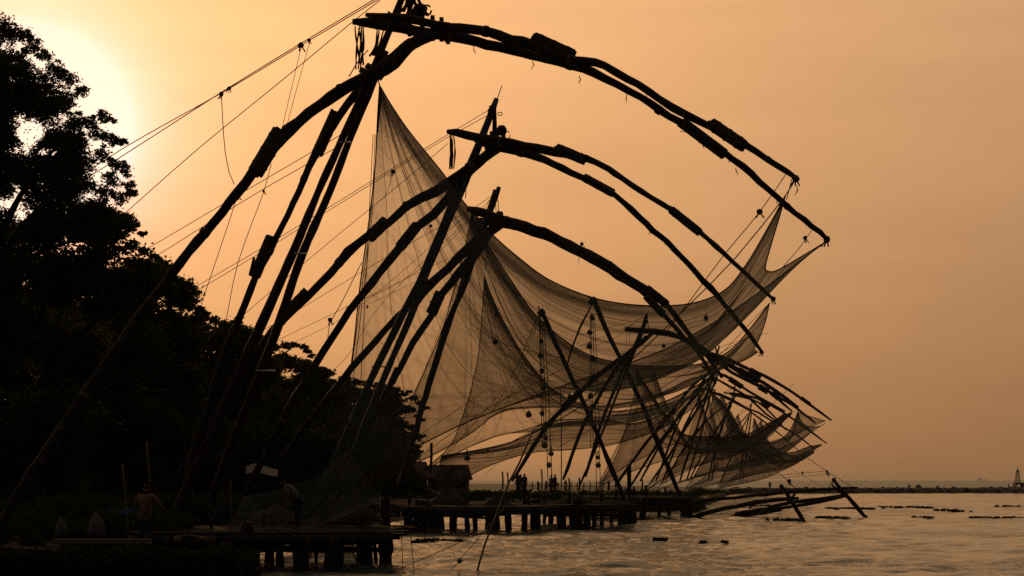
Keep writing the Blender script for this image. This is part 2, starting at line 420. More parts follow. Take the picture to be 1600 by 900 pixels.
def leaves_obj(name, blobs, n, size, m, parent=None, holes=(), org=None, shell=2.0):
    """many small leaf faces spread through a crown made of clumps (centre, radius, flatten)"""
    c = np.array([tuple(b[0]) for b in blobs]); r = np.array([b[1] for b in blobs]); fl = np.array([b[2] if len(b) > 2 else 0.7 for b in blobs])
    p = r ** 2; p /= p.sum(); k = rng.choice(len(r), n, p=p)
    d = rng.normal(size=(n, 3)); d /= np.linalg.norm(d, axis=1)[:, None]
    # lumpy clump surfaces
    lump = 1 + 0.22 * np.sin(d[:, 0] * 5 + k * 1.7) * np.sin(d[:, 2] * 6 + k) + 0.15 * np.sin(d[:, 0] * 11 + d[:, 2] * 9 + k * 2.3)
    stray = 1 + 0.55 * (rng.random(n) < 0.16) * rng.random(n)
    q = c[k] + d * (r[k] * lump * stray * rng.random(n) ** (1 / shell))[:, None] * np.stack([np.ones(n), np.ones(n), fl[k]], 1)
    keep = np.ones(n, bool)
    for (hx, hy, rx, ry, pr) in holes:
        sx = 800 + q[:, 0] / q[:, 1] * F; sy = HOR - (q[:, 2] - CAM_H) / q[:, 1] * F
        ins = ((sx - hx) / rx) ** 2 + ((sy - hy) / ry) ** 2 < rng.random(n) * 0.7 + 0.5
        keep &= ~(ins & (rng.random(n) < pr))
    q = q[keep]; n = len(q)
    a = rng.normal(size=(n, 3)); a[:, 2] *= 0.6; a /= np.linalg.norm(a, axis=1)[:, None]
    b = np.cross(a, rng.normal(size=(n, 3))); b /= np.linalg.norm(b, axis=1)[:, None]
    s = size * rng.uniform(0.6, 1.4, n)[:, None]
    off = np.array(root_of(parent).location) if parent else (np.array(org) if org is not None else np.zeros(3))
    q = q - off
    V = np.stack([q - a * s, q + b * s * 0.42, q + a * s, q - b * s * 0.42], 1).reshape(-1, 3)
    me = bpy.data.meshes.new(name); me.vertices.add(4 * n); me.vertices.foreach_set('co', V.astype(np.float32).ravel())
    me.loops.add(4 * n); me.loops.foreach_set('vertex_index', np.arange(4 * n, dtype=np.int32))
    me.polygons.add(n); me.polygons.foreach_set('loop_start', np.arange(0, 4 * n, 4, dtype=np.int32))
    me.materials.append(M[m]); me.update(); me.validate()
    o = bpy.data.objects.new(name, me); C.objects.link(o)
    if parent: o.parent = parent
    elif org is not None: o.location = org
    return o

# ------------------------------------------------------------------ water: one waved sheet to the horizon
def build_water():
    rows = [2.0, 6, 12, 18, 24, 30]; 
    while rows[-1] < 420: rows.append(rows[-1] * 1.0042)
    while rows[-1] < 14000: rows.append(rows[-1] * 1.03)
    y = np.array(rows); m = 380
    t = np.linspace(-1, 1, m + 1); t = np.sign(t) * (0.55 * np.abs(t) + 0.45 * np.abs(t) ** 4)
    X = t[None, :] * (0.62 * y[:, None] + 14); Y = np.repeat(y[:, None], m + 1, 1)
    sp = np.maximum(np.gradient(y), 0.62 * y * 2 / m)[:, None]
    Z = np.zeros_like(X)
    for k in range(46):
        lam = 0.45 * (6.0 / 0.45) ** (k / 45.0); an = rng.normal(0.35, 0.65) + math.pi / 2
        kk = 2 * math.pi / lam; amp = 0.0105 * lam ** 0.70 * rng.uniform(0.6, 1.3)
        fade = np.clip(lam / (2.2 * sp) - 0.6, 0, 1)
        grp = 0.65 + 0.35 * np.sin(X * rng.uniform(.01, .06) + Y * rng.uniform(.01, .05) + rng.uniform(0, 6.3))
        ph = kk * (X * math.cos(an) + Y * math.sin(an)) + rng.uniform(0, 6.3)
        Z += amp * fade * grp * (np.sin(ph) + 0.25 * np.cos(2 * ph))
    n = len(y); V = np.stack([X, Y, Z], 2).reshape(-1, 3)
    me = bpy.data.meshes.new('water'); me.vertices.add(len(V)); me.vertices.foreach_set('co', V.astype(np.float32).ravel())
    W = m + 1; i = np.arange(m); j = np.arange(n - 1)
    q = (j[:, None] * W + i[None]).ravel(); Fq = np.stack([q, q + 1, q + W + 1, q + W], 1)
    me.loops.add(Fq.size); me.loops.foreach_set('vertex_index', Fq.astype(np.int32).ravel())
    me.polygons.add(len(Fq)); me.polygons.foreach_set('loop_start', np.arange(0, Fq.size, 4, dtype=np.int32))
    me.polygons.foreach_set('use_smooth', np.ones(len(Fq), bool))
    me.materials.append(M['water']); me.materials.append(M['sea'])
    me.polygons.foreach_set('material_index', (Y[:-1, :-1].ravel() > 385).astype(np.int32)); me.update(); me.validate()
    o = bpy.data.objects.new('water', me); C.objects.link(o); struct(o)
build_water()

# ------------------------------------------------------------------ land
def build_land():
    sh = [(-60, 47), (-30, 47.5), (-14, 48), (-9.4, 49.5), (-8.6, 56), (-7.8, 75), (-6.6, 105), (-4.4, 128), (4.7, 141), (13.5, 152), (22, 205), (33, 290), (42, 350), (46, 372), (46, 420)]
    prof = [(0, -0.7), (0.7, 0.15), (1.6, 0.6), (5, 0.85), (14, 1.1), (40, 1.5), (110, 2.2), (420, 3.0)]
    cp = spline([Vector((a, b, 0)) for a, b in sh], 2.2)
    V = []; 
    for i, p in enumerate(cp):
        for (o, z) in prof:
            zz = z + (0.22 * mnoise.noise(Vector((p.x * .4 + o * .3, p.y * .4, 1.0))) if o > 0.5 else 0)
            V.append((p.x - o + 0.5 * mnoise.noise(Vector((p.y * .5, o, 4.0))), p.y + o * 0.12, zz))
    k = len(prof); Fq = [(i * k + j, i * k + j + 1, (i + 1) * k + j + 1, (i + 1) * k + j) for i in range(len(cp) - 1) for j in range(k - 1)]
    mb = MB(); mb.quads([Vector(v) for v in V], Fq); struct(mb.build('ground', M['mud']))
build_land()

# ------------------------------------------------------------------ breakwater of rocks
def build_breakwater():
    mb = MB()
    base = [(40, 352), (70, 362), (110, 372), (170, 385), (260, 400)]
    cp = spline([Vector((a, b, 0)) for a, b in base], 1.6)
    prof = [(-4.5, -0.5), (-3.2, 0.25), (-1.8, 0.85), (0, 1.05), (1.8, 0.9), (4, -0.5)]
    V = []
    for i, p in enumerate(cp):
        for (o, z) in prof:
            V.append(Vector((p.x + 0.3 * o, p.y + o, z + (0.14 * mnoise.noise(Vector((p.x * .9, o, 0))) if z > 0 else 0))))
    k = len(prof)
    mb.quads(V, [(i * k + j, (i + 1) * k + j, (i + 1) * k + j + 1, i * k + j + 1) for i in range(len(cp) - 1) for j in range(k - 1)])
    for p in cp:
        for o in (-4.0, -2.8, -1.6, 0.2):
            if random.random() < 0.75:
                z = 0.15 if o < -3.5 else 0.5 if o < -2 else 0.8 if o < -1 else 0.98
                mb.rock(p + Vector((random.uniform(-.8, .8), o, z)), random.uniform(0.22, 0.5), random.random() * 50, (1.3, 1, .6), 7, 4)
    struct(mb.build('breakwater', M['rock'], smooth=False))
build_breakwater()

# ------------------------------------------------------------------ trees
def tree(label, base, blobs_px, D, n, size, group='trees along the shore', name='shade_tree', m='leaf', holes=(), limbs=True, flat=0.7, dj=0.9, tr=0.35, shell=2.0):
    """blobs_px: clump centres (x, y, radius) as seen; each gets its own distance"""
    t = thing(name, label, 'tree', base, group)
    blobs = []
    for (x, y, r) in blobs_px:
        rr = r * D / F
        blobs.append((at(x, y, D + rng.uniform(-1, 1) * dj * 3.0), rr, flat))
    leaves_obj('crown', blobs, n, size, m, t, holes, shell=shell)
    top = Vector(base); cx = sum((b[0] for b in blobs), Vector()) / len(blobs)
    fork = Vector(base).lerp(cx, 0.55)
    MB().tube(spline([Vector(base) - Vector((0, 0, .5)), Vector(base).lerp(fork, .5) + Vector((.3, 0, 0)), fork], 0.5), np.linspace(tr, tr * .6, len(spline([Vector(base) - Vector((0, 0, .5)), Vector(base).lerp(fork, .5) + Vector((.3, 0, 0)), fork], 0.5))), 8, wob=.3).build('trunk', M['bark'], t)
    if limbs:
        for b in [q for q in blobs[::max(1, len(blobs) // 9)] if abs(800 + q[0].x / q[0].y * F - 45) > 60]:
            e_ = fork.lerp(b[0], .8); mid = fork.lerp(e_, .5) + Vector((0, 0, .08 * (b[0] - fork).length))
            cp = spline([fork, mid, e_], .5)
            MB().tube(cp, np.linspace(tr * .42, tr * .07, len(cp)), 6, wob=.3).build('limb', M['bark'], t)
    return t
def fill(poly, n, r0, r1):
    """clump centres inside an outline"""
    xs = [p[0] for p in poly]; ys = [p[1] for p in poly]; out = []
    while len(out) < n:
        x, y = random.uniform(min(xs), max(xs)), random.uniform(min(ys), max(ys)); ins = False
        for i in range(len(poly)):
            (x1, y1), (x2, y2) = poly[i], poly[i - 1]
            if (y1 > y) != (y2 > y) and x < (x2 - x1) * (y - y1) / (y2 - y1) + x1: ins = not ins
        if ins: out.append((x, y, random.uniform(r0, r1)))
    return out
def ground_at(px, D): return Vector(((px - 800) / F * D, D, 0.9))
SUNGAP = [(46, 207, 27, 21, 0.98), (74, 238, 18, 7, 0.92), (135, 158, 14, 20, 0.8), (90, 150, 20, 4, .7), (150, 265, 24, 10, .6), (165, 235, 14, 8, .6), (20, 100, 10, 7, .8), (112, 285, 20, 8, .6), (60, 128, 22, 4, .6), (185, 290, 12, 10, .5)]
big = fill([(-160, 40), (0, 45), (30, 62), (60, 95), (95, 128), (112, 165), (100, 200), (130, 240), (120, 330), (60, 400), (-160, 400)], 175, 20, 34)
big += [(4, 45, 14), (22, 56, 14), (40, 54, 8), (52, 74, 15), (72, 88, 11), (86, 108, 16), (108, 124, 16), (126, 142, 11), (134, 140, 6), (96, 160, 20), (118, 190, 18), (140, 190, 12), (162, 182, 11), (174, 186, 7), (150, 210, 14), (172, 216, 12), (186, 222, 8), (160, 240, 14), (182, 258, 14), (196, 268, 10), (203, 290, 9), (176, 284, 15), (190, 308, 13), (206, 300, 6), (160, 300, 16), (150, 330, 18), (140, 262, 14), (120, 222, 14), (100, 250, 16), (130, 290, 16)]
for (x, y, r) in list(big[175:]):
    for _ in range(3):
        a = random.uniform(0, 6.28); big.append((x + math.cos(a) * r * 1.0, y + math.sin(a) * r * .8, random.uniform(3.5, 7)))
big += fill([(-40, 90), (18, 90), (24, 180), (10, 210), (-40, 210)], 26, 14, 22) + fill([(-30, 225), (30, 240), (40, 300), (-30, 310)], 12, 14, 22) + fill([(110, 318), (200, 322), (205, 352), (120, 356)], 16, 13, 20)
tree('tall spreading tree at the left edge with the low sun shining through its crown', ground_at(-150, 74), big, 74, 340000, 0.062, name='rain_tree', holes=SUNGAP, tr=0.6, flat=0.72, shell=2.2)
t2 = fill([(-140, 350), (60, 340), (150, 330), (190, 350), (215, 385), (240, 420), (250, 520), (200, 640), (-140, 640)], 90, 26, 46)
t2 += [(190, 345, 10), (205, 358, 8), (212, 352, 7), (222, 366, 6), (228, 364, 4), (186, 368, 14), (206, 384, 12), (226, 392, 12), (240, 402, 9), (236, 420, 12), (214, 410, 14), (170, 350, 16)]
tree('dark leafy tree below the tall spreading tree, its top twigs open to the sky', ground_at(60, 86), t2, 86, 90000, 0.14, holes=[(178, 412, 20, 8, .8), (205, 420, 14, 10, .6), (190, 400, 14, 5, .6)], tr=.45)
t3 = fill([(180, 430), (250, 415), (285, 450), (305, 500), (300, 660), (180, 660)], 60, 20, 34)
t3 += [(252, 412, 10), (264, 424, 10), (276, 442, 11), (284, 456, 8), (292, 462, 5), (296, 478, 11), (312, 484, 8), (322, 490, 6), (306, 500, 12)]
tree('rounded dark tree the front net\'s outermost leg crosses against the sky', ground_at(250, 104), t3, 104, 60000, 0.15, tr=.4)
t4 = fill([(280, 510), (330, 500), (380, 525), (420, 545), (420, 680), (280, 680)], 60, 18, 32)
t4 += [(320, 492, 8), (334, 500, 9), (350, 508, 10), (368, 518, 9), (382, 526, 9), (398, 536, 9), (414, 544, 9)]
tree('low broad tree behind the front net\'s two straight mast poles', ground_at(350, 128), t4, 128, 45000, 0.18, tr=.4)
t5 = fill([(400, 560), (440, 545), (470, 550), (500, 580), (525, 610), (520, 700), (400, 700)], 50, 16, 28)
t5 += [(412, 548, 9), (430, 542, 9), (446, 540, 9), (460, 539, 8), (474, 542, 7), (486, 556, 6), (480, 548, 7), (476, 566, 9), (492, 574, 7), (498, 590, 10), (508, 582, 5), (514, 580, 4), (520, 596, 8), (534, 592, 6), (528, 606, 9)]
tree('flat-topped tree with tiered crown just left of the hanging front net', ground_at(455, 160), t5, 160, 45000, 0.2, flat=.5, tr=.4)
t6 = fill([(510, 620), (550, 600), (600, 605), (630, 640), (620, 720), (510, 720)], 50, 14, 26)
t6 += [(540, 598, 8), (556, 597, 8), (572, 599, 8), (590, 602, 8), (604, 606, 8), (618, 610, 8), (545, 592, 5)]
tree('broad tree seen through the lower left of the hanging front net', ground_at(560, 200), t6, 200, 40000, 0.24, flat=.55, tr=.4)
t7 = fill([(600, 640), (640, 630), (648, 660), (640, 730), (600, 740)], 30, 10, 18)
t7 += [(622, 618, 7), (632, 616, 6), (640, 612, 4), (646, 622, 8), (656, 630, 6), (664, 637, 5), (669, 637, 3), (640, 640, 10), (652, 650, 5), (660, 656, 4), (645, 668, 9), (656, 682, 6), (663, 681, 3), (648, 698, 9), (656, 706, 5), (640, 710, 12)]
tree('layered tree with stubby side branches at the right end of the tree row', ground_at(625, 250), t7, 250, 30000, 0.25, flat=.45, holes=[(647, 690, 8, 5, .9)], tr=.4)
def bush(label, blobs_px, D, n, size):
    c = at(sum(b[0] for b in blobs_px) / len(blobs_px), 0, D); c.z = 0.9
    t = thing('bush', label, 'bush', c, 'bushes along the bank')
    bl = [(at(x, y, D + rng.uniform(-1.5, 1.5)), r * D / F, .8) for (x, y, r) in blobs_px]
    leaves_obj('foliage', bl, n, size, 'leaf_b', t)
    for b in bl[::max(1, len(bl) // 6)]:
        q = Vector((c.x + (b[0].x - c.x) * .5, b[0].y, .5)); MB().tube([q, q.lerp(b[0], .6) + Vector((.1, 0, 0)), b[0]], [.06, .04, .015], 5).build('stem', M['bark'], t)
for lab, poly, D, n in (
    ('dense bush under the tall spreading tree at the left edge', [(-150, 640), (130, 640), (130, 850), (-150, 850)], 78, 26000),
    ('dark bush behind the man in the tan shirt', [(110, 640), (330, 660), (330, 830), (110, 830)], 90, 22000),
    ('dark bush below the pale tarpaulin on the bank', [(300, 670), (520, 690), (520, 810), (300, 810)], 112, 20000),
    ('low bush behind the nearest jetty, left of the tiled house', [(490, 690), (660, 720), (660, 795), (490, 795)], 150, 16000)):
    bush(lab, fill(poly, 40, 22 * 90 / D + 6, 34 * 90 / D + 8), D, int(n * 1.6), 0.2)

# ------------------------------------------------------------------ the fishing nets
G = 'shore-operated fishing nets'
def rig(label, D, px, cat='fishing net'):
    return thing('cantilever_fishing_net', label, cat, Vector(((px - 800) / F * D, D, 0.9)), G)

# --- net 1, nearest
def rig1():
    R = rig('nearest and tallest fishing net, its two curved arms crossing the top of the sky', 57, 330)
    A = log('arm', [(572, 23), (600, 26), (640, 30), (700, 42), (760, 50), (835, 72), (893, 95), (930, 98), (995, 131), (1050, 168), (1115, 200), (1160, 224), (1200, 249), (1248, 281)], 56, 50, 10, 5.5, R, rs=(4.5, 7, 8.5, 8.5, 8, 6.4, 5.8, 5.6, 5, 4.2))
    splint([(834, 61), (894, 88)], 54, 53.5, 12, A); splint([(1112, 194), (1162, 228)], 51.2, 50.6, 10.5, A)
    knot(1243, 279, 50, 6, A)
    strands([(1010, 148, 16), (905, 118, 14), (1245, 290, 16)], 52, A)
    B = log('arm', [(551, 34), (600, 38), (650, 48), (700, 57), (745, 66), (800, 78), (890, 100), (945, 122), (1000, 152), (1045, 182), (1100, 216), (1160, 260), (1230, 322), (1293, 374)], 57.5, 62.5, 12, 5, R, rs=(6.5, 8.5, 9, 8.5, 7.4, 6, 5.4, 5.2, 4.8, 4.3))
    splint([(820, 82), (888, 98)], 58.8, 59, 9, B); splint([(1066, 192), (1130, 240)], 60.6, 61, 9, B)
    knot(1292, 374, 62.5, 6, B)
    strands([(740, 72, 13), (833, 93, 17), (979, 147, 14), (1066, 205, 0.5), (1150, 262, 12), (1098, 225, 8), (1214, 310, 10)], 60, B)
    # legs
    Cc = log('leg', [(712, 46), (672, 56), (640, 72), (600, 108), (548, 132), (500, 164), (450, 205), (410, 250), (370, 302), (320, 364), (268, 428), (200, 520), (130, 620), (40, 755), (-30, 870)], 57, 50, 13, 10, R, rs=(8, 10.5, 9, 7.6, 7.6, 8, 8.6, 9))
    splint([(437, 206), (400, 268)], 55, 54.5, 13, Cc)
    D_ = log('leg', [(650, 60), (600, 100), (560, 142), (530, 182), (508, 215), (490, 246), (466, 300), (432, 372), (400, 432), (372, 500), (346, 570), (315, 670), (285, 790), (275, 850)], 57.5, 56, 12, 13, R, rs=(7, 7, 5.4, 5.2, 5.8, 6.8, 8, 8))
    splint([(525, 176), (496, 240)], 57.4, 57.2, 9.5, D_); splint([(424, 370), (398, 432)], 56.9, 56.7, 9, D_)
    log('broken_stub', [(397, 402), (390, 430)], 56.6, 56.6, 3, 4, R)
    E_ = log('mast_pole', [(652, -70), (625, 5), (590, 92), (545, 194), (497, 300), (460, 390), (400, 525), (335, 668), (270, 812)], 57.2, 56, 8, 8, R, 'pole', wob=.1, rs=(5.5, 5.6, 5.8, 6.6, 7.8, 8.4, 8.4))
    F_ = log('mast_pole', [(604, 80), (575, 150), (545, 222), (515, 300), (472, 398), (427, 530), (380, 650), (330, 782)], 57.8, 57, 7, 7, R, 'pole', wob=.1, rs=(5.2, 5.4, 5.8, 6.6, 7.4, 7.6, 7.6))
    for (x0, x1, y) in ((464, 476, 396), (404, 426, 519 + 60), (530, 545, 222)):
        MB().tube([at(x0 - 3, y, 56.4), at(x1 + 3, y, 57.3)], .028, 6).build('rung', M['metal'], R)
    # crossbeam lashings at the apex
    mb = MB()
    for k, (x, y, r) in enumerate(((660, 40, 19), (676, 44, 20), (690, 46, 19), (640, 40, 17), (700, 52, 17))):
        a = at(x, y, 57); mb.tube([a - Vector((.06, 0, 0)), a + Vector((.06, 0, 0.0))], r * 57 / F, 10)
    mb.build('lashing', M['rope'], R)
    for (x, y, r, dx, dy) in ((585, 112, 17, .8, -1), (575, 118, 16, .8, -1)):
        a = at(x, y, 57); d = Vector((dx, 0, -dy)).normalized() * .08; MB().tube([a - d, a + d], r * 57 / F, 10).build('lashing', M['rope'], R)
    MB().rock(at(656, 16, 56.8), .22, 5, (1, 1, .9)).rock(at(648, 22, 56.6), .17, 9).build('pulley_block', M['wood'], R)
    rope([(667 + 7 * math.cos(a), 16 + 8 * math.sin(a)) for a in np.linspace(0, 5.6, 9)], 56.8, 56.8, R, .03, 'rope_coil')
    log('peg', [(606, 18), (614, 24)], 57, 57, 2, 3, R)
    rope_bundle([(566, 40), (562, 70), (560, 108)], 56.5, R, 3, 4); rope_bundle([(558, 42), (560, 60), (566, 100)], 56.5, R, 2, 5)
    rope_bundle([(594, 46), (588, 72), (582, 86)], 56.5, R, 3, 5); rope_bundle([(644, -20), (640, 6), (632, 22)], 57, R, 4, 7, .028)
    rope_bundle([(640, -20), (652, 8), (664, 26)], 57, R, 3, 5, .025)
    # stays
    rope([(596, -4), (470, 71), (350, 143), (192, 232), (60, 320)], 57, 60, R, .016); rope([(590, -4), (468, 69), (340, 148), (192, 243), (60, 325)], 57, 61, R, .016)
    rope([(594, 0), (546, 38), (440, 126), (310, 232), (190, 338), (120, 400)], 57, 60, R, .014)
    rope([(575, 78), (558, 98), (545, 120)], 57, 57, R, .018)
    knot(470, 71, 58, 5, R); knot(346, 147, 58.5, 4, R); knot(358, 138, 58.5, 3.5, R); knot(483, 63, 57.8, 3, R)
    rope([(346, 147), (348, 190), (352, 240), (358, 270), (366, 288)], 58.4, 57, R, .014)
    rope([(470, 76), (455, 140), (440, 203)], 58, 55, R, .009); rope([(484, 66), (466, 130), (446, 204)], 58, 55, R, .009)
    rope([(424, 256), (412, 300), (372, 410), (352, 506), (330, 600)], 55, 57, R, .011); rope([(378, 284), (370, 310), (340, 400), (314, 478), (290, 560)], 54, 57, R, .011)
    knot(372, 305, 55, 4, R); knot(412, 299, 55.5, 2.5, R)
    rope([(560, 194), (488, 237), (382, 299), (236, 385), (120, 452)], 57, 66, R, .012); rope([(530, 228), (477, 258), (384, 312), (244, 400), (120, 475)], 57, 66, R, .012)
    for x0, x1 in ((534, 366), (538, 360), (541, 395)):
        rope([(x0, 222), ((x0 + x1) / 2, 410), (x1, 600)], 57.4, 56.6, R, .008)
    # net
    top = bpath([(593, 133), (612, 165), (640, 206), (690, 268), (725, 316), (765, 362), (810, 402), (860, 438), (930, 466), (1000, 477), (1075, 475), (1130, 455), (1165, 415), (1200, 356), (1227, 306)], 57, 50)
    right = bpath([(1227, 306), (1216, 345), (1204, 385), (1196, 416), (1200, 424), (1215, 422), (1250, 402), (1290, 378)], 50, 62.5)
    bottom = bpath([(480, 775), (560, 742), (640, 704), (720, 664), (800, 632), (870, 606), (950, 578), (1040, 545), (1130, 495), (1200, 446), (1250, 408), (1290, 378)], 57, 62.5)
    left = bpath([(593, 133), (590, 180), (586, 260), (577, 340), (562, 450), (550, 560), (532, 660), (510, 730), (480, 775)], 57, 57)
    net(top, right, bottom, left, R, .44, 260, 170, 'net', (0, 1.6, -0.7), .05, .02, 7, 3, .007)
    # tail of netting hauled aside onto the jetty
    t2 = bpath([(545, 700), (500, 742), (445, 763), (382, 776)], 56.5, 54); b2 = bpath([(600, 780), (540, 806), (450, 836), (345, 850)], 55, 52)
    net(t2, bpath([(382, 776), (368, 805), (345, 850)], 54, 52), b2, bpath([(545, 700), (570, 745), (600, 780)], 56.5, 55), R, .13, 40, 30, 'net', (0, 0, -.3), .03, .015, 3, 5)
    rope([(590, 122), (593, 133)], 57, 57, R, .02); rope([(1241, 284), (1227, 306)], 50, 50, R, .016); rope([(1237, 280), (1229, 312)], 50, 50, R, .012); rope([(1293, 372), (1290, 378)], 62.5, 62.5, R, .02)
    knot(1221, 320, 50, 5, R)
    rope([(1228, 272), (1187, 331), (1130, 400), (1078, 470), (1040, 520)], 50.5, 52, R, .013); knot(1187, 331, 51, 5, R)
    rope([(1226, 308), (1150, 402), (1075, 478), (990, 560), (900, 640), (830, 678)], 50, 56, R, .016)
    rope([(1268, 360), (1250, 386), (1221, 420)], 62, 60, R, .012); knot(1258, 372, 62, 4, R)
    # lines that hang beside the net
    for (x0, x1) in ((586, 541), (588, 546), (583, 560)):
        rope([(x0, 210), (x0 - 6, 330), ((x0 + x1) / 2 - 2, 480), (x1, 640), (x1 - 20, 780)], 56.6, 56, R, .011)
    rope([(565, 410), (530, 480), (515, 505), (512, 530), (505, 560)], 56, 57, R, .012); knot(516, 500, 56.4, 4, R)
    log('spar', [(595, 140), (590, 208)], 57, 57, 2, 1.5, R)
    stone(774, 534, 57, 4.6, R); stone(826, 648, 57, 5, R); stone(890, 620, 58, 4.2, R, sq=(.6, .6, 1.2)); stone(1103, 497, 57, 4.2, R, sq=(.8, .8, 1.1)); stone(1037, 541, 57, 3.2, R); stone(673, 353, 57, 2.6, R)
    stone(730, 716, 56, 4.6, R, True); stone(718, 877, 51, 4.2, R); stone(574, 480, 56.4, 2.2, R)
    rope([(735, 505), (774, 534), (880, 560)], 57, 57, R, .010); rope([(700, 715), (730, 712), (800, 690), (860, 655), (960, 600)], 57, 57, R, .011)
    rope([(705, 890), (716, 878), (760, 826), (800, 780)], 51, 60, R, .010)
    rope([(830, 678), (812, 722), (796, 752), (775, 806), (757, 852), (744, 899)], 60, 50.3, R, .030, 'mooring_line')
    rope([(770, 824), (700, 856), (640, 882), (600, 899)], 60, 50.5, R, .012)
    rope([(627, 800), (628, 850), (630, 900)], 54, 50.5, R, .011); rope([(640, 820), (644, 860), (648, 898)], 54, 50.5, R, .011)
    rope([(620, 740), (760, 640), (900, 566)], 58, 58, R, .010); rope([(625, 700), (760, 610)], 58, 58, R, .008)
rig1()

# --- net 2
def rig2():
    R = rig('second hoisted fishing net from the front, a thin stick rising from its mast tip', 73, 480)
    A = log('arm', [(699, 205), (730, 211), (765, 219), (800, 225), (840, 232), (868, 238), (915, 248), (950, 264), (1000, 298), (1050, 328), (1092, 362), (1130, 395), (1160, 423), (1209, 468)], 72, 66, 7, 4, R, rs=(5, 7, 7, 5.5, 4.6, 4.2, 4, 3.6, 3.4), step=.3)
    splint([(870, 232), (914, 250)], 70, 69.6, 8.5, A); splint([(1049, 328), (1093, 363)], 68, 67.6, 7, A)
    knot(1208, 467, 66, 4.5, A)
    B = log('arm', [(742, 218), (775, 228), (815, 238), (850, 250), (908, 277), (960, 305), (1000, 341), (1053, 389), (1098, 437), (1133, 477), (1170, 522), (1192, 552)], 73.5, 80, 8, 3.2, R, rs=(7, 7, 5.5, 4.6, 4.4, 4.2, 3.6, 2.8), step=.3)
    splint([(912, 277), (958, 302)], 76, 76.4, 7, B)
    knot(1190, 550, 80, 3.5, B); strands([(1016, 360, 8)], 77, B)
    Cc = log('leg', [(790, 226), (770, 236), (735, 262), (700, 287), (660, 308), (636, 322), (605, 350), (573, 370), (545, 394), (515, 427), (480, 464), (452, 488), (425, 520), (395, 556), (340, 640), (270, 760)], 73, 70, 8.5, 8, R, rs=(8, 8, 6.5, 6, 5.6, 5.6, 6))
    splint([(604, 345), (576, 372)], 71.6, 71.4, 10, Cc); splint([(480, 456), (453, 484)], 70.9, 70.7, 9, Cc)
    D_ = log('leg', [(770, 232), (735, 268), (700, 310), (678, 336), (648, 356), (625, 385), (592, 428), (546, 486), (518, 530), (492, 570), (462, 620), (420, 700), (380, 780)], 73.5, 72, 8, 7, R, rs=(7, 6.5, 6, 5.6, 5.6, 5.6))
    splint([(652, 352), (625, 386)], 72.8, 72.7, 9, D_); 
    E_ = log('mast_pole', [(776, 154), (762, 192), (742, 238), (722, 285), (700, 335), (662, 425), (635, 480), (580, 592), (520, 730), (485, 800)], 73, 72, 5.5, 6, R, 'bluepole', wob=.12)
    F_ = log('mast_pole', [(770, 176), (748, 232), (728, 285), (690, 372), (662, 440), (640, 498), (597, 597), (560, 690), (525, 785)], 73.6, 73, 4, 6, R, 'bluepole', wob=.12)
    log('prop', [(773, 170), (772, 200), (772, 224)], 73, 73, 3, 4, R)
    rope([(777, 155), (780, 146), (784, 134)], 73, 73, R, .018, 'antenna_stick')
    MB().tube([at(580, 573, 72.6), at(606, 573, 72.6)], .03, 6).build('rung', M['metal'], R)
    for (x, y, r) in ((768, 218, 13), (776, 220, 14), (786, 224, 13), (760, 222, 12), (767, 172, 7), (765, 178, 8)):
        a = at(x, y, 73); MB().tube([a - Vector((.07, 0, 0)), a + Vector((.07, 0, 0))], r * 73 / F, 10).build('lashing', M['rope'], R)
    MB().rock(at(784, 204, 72.7), .22, 2).build('pulley_block', M['wood'], R)
    rope([(781 + 4 * math.cos(a), 178 + 2.6 * math.sin(a)) for a in np.linspace(3.1, 9, 9)], 73, 73, R, .018, 'rope_coil'); rope([(793 + 4 * math.cos(a), 211 + 6 * math.sin(a)) for a in np.linspace(0, 5.6, 9)], 72.6, 72.6, R, .02, 'rope_coil'); MB().tube([at(772, 216, 72.8), at(790, 222, 72.8)], .14, 8).build('lashing', M['rope'], R)
    rope_bundle([(705, 210), (707, 235), (705, 265)], 72, R, 4, 2.6, .02)
    rope([(762, 173), (700, 210), (553, 300), (400, 393), (290, 457), (220, 500)], 73, 80, R, .013); rope([(766, 178), (700, 214), (560, 300), (400, 399), (293, 463), (220, 506)], 73, 80, R, .013)
    rope([(700, 224), (633, 281), (480, 407), (342, 525), (280, 575)], 73, 82, R, .012)
    knot(614, 268, 75, 4, R); rope([(614, 268), (608, 292), (600, 310)], 75, 75, R, .010)
    rope([(727, 288), (728, 302), (727, 310)], 72, 72, R, .018)
    top = bpath([(737, 330), (752, 366), (775, 402), (800, 440), (832, 486), (872, 524), (920, 554), (960, 565), (1000, 571), (1050, 572), (1100, 567), (1140, 548), (1170, 516), (1202, 474)], 71, 66)
    right = bpath([(1202, 474), (1196, 502), (1186, 530), (1179, 545), (1184, 550)], 66, 80)
    bottom = bpath([(560, 765), (620, 738), (690, 704), (740, 674), (779, 644), (820, 636), (878, 636), (925, 636), (979, 629), (1030, 615), (1075, 594), (1125, 578), (1165, 562), (1184, 550)], 73, 80)
    left = bpath([(737, 330), (728, 380), (712, 440), (696, 500), (672, 560), (648, 612), (622, 670), (590, 725), (560, 765)], 71, 73)
    net(top, right, bottom, left, R, .35, 190, 120, 'net2', (0, 1.8, -.4), .05, .02, 5, 8, .008)
    rope([(1209, 468), (1202, 474)], 66, 66, R, .014); rope([(1191, 551), (1184, 550)], 80, 80, R, .014)
    rope([(1180, 520), (1060, 590), (960, 650), (870, 700)], 68, 74, R, .012)
    rope([(1198, 478), (1120, 560), (1040, 640)], 66, 70, R, .010)
    rope([(540, 480), (648, 429), (760, 376)], 75, 80, R, .008); rope([(545, 490), (650, 440)], 75, 80, R, .008)
    stone(774, 492, 73, 2, R)
rig2()

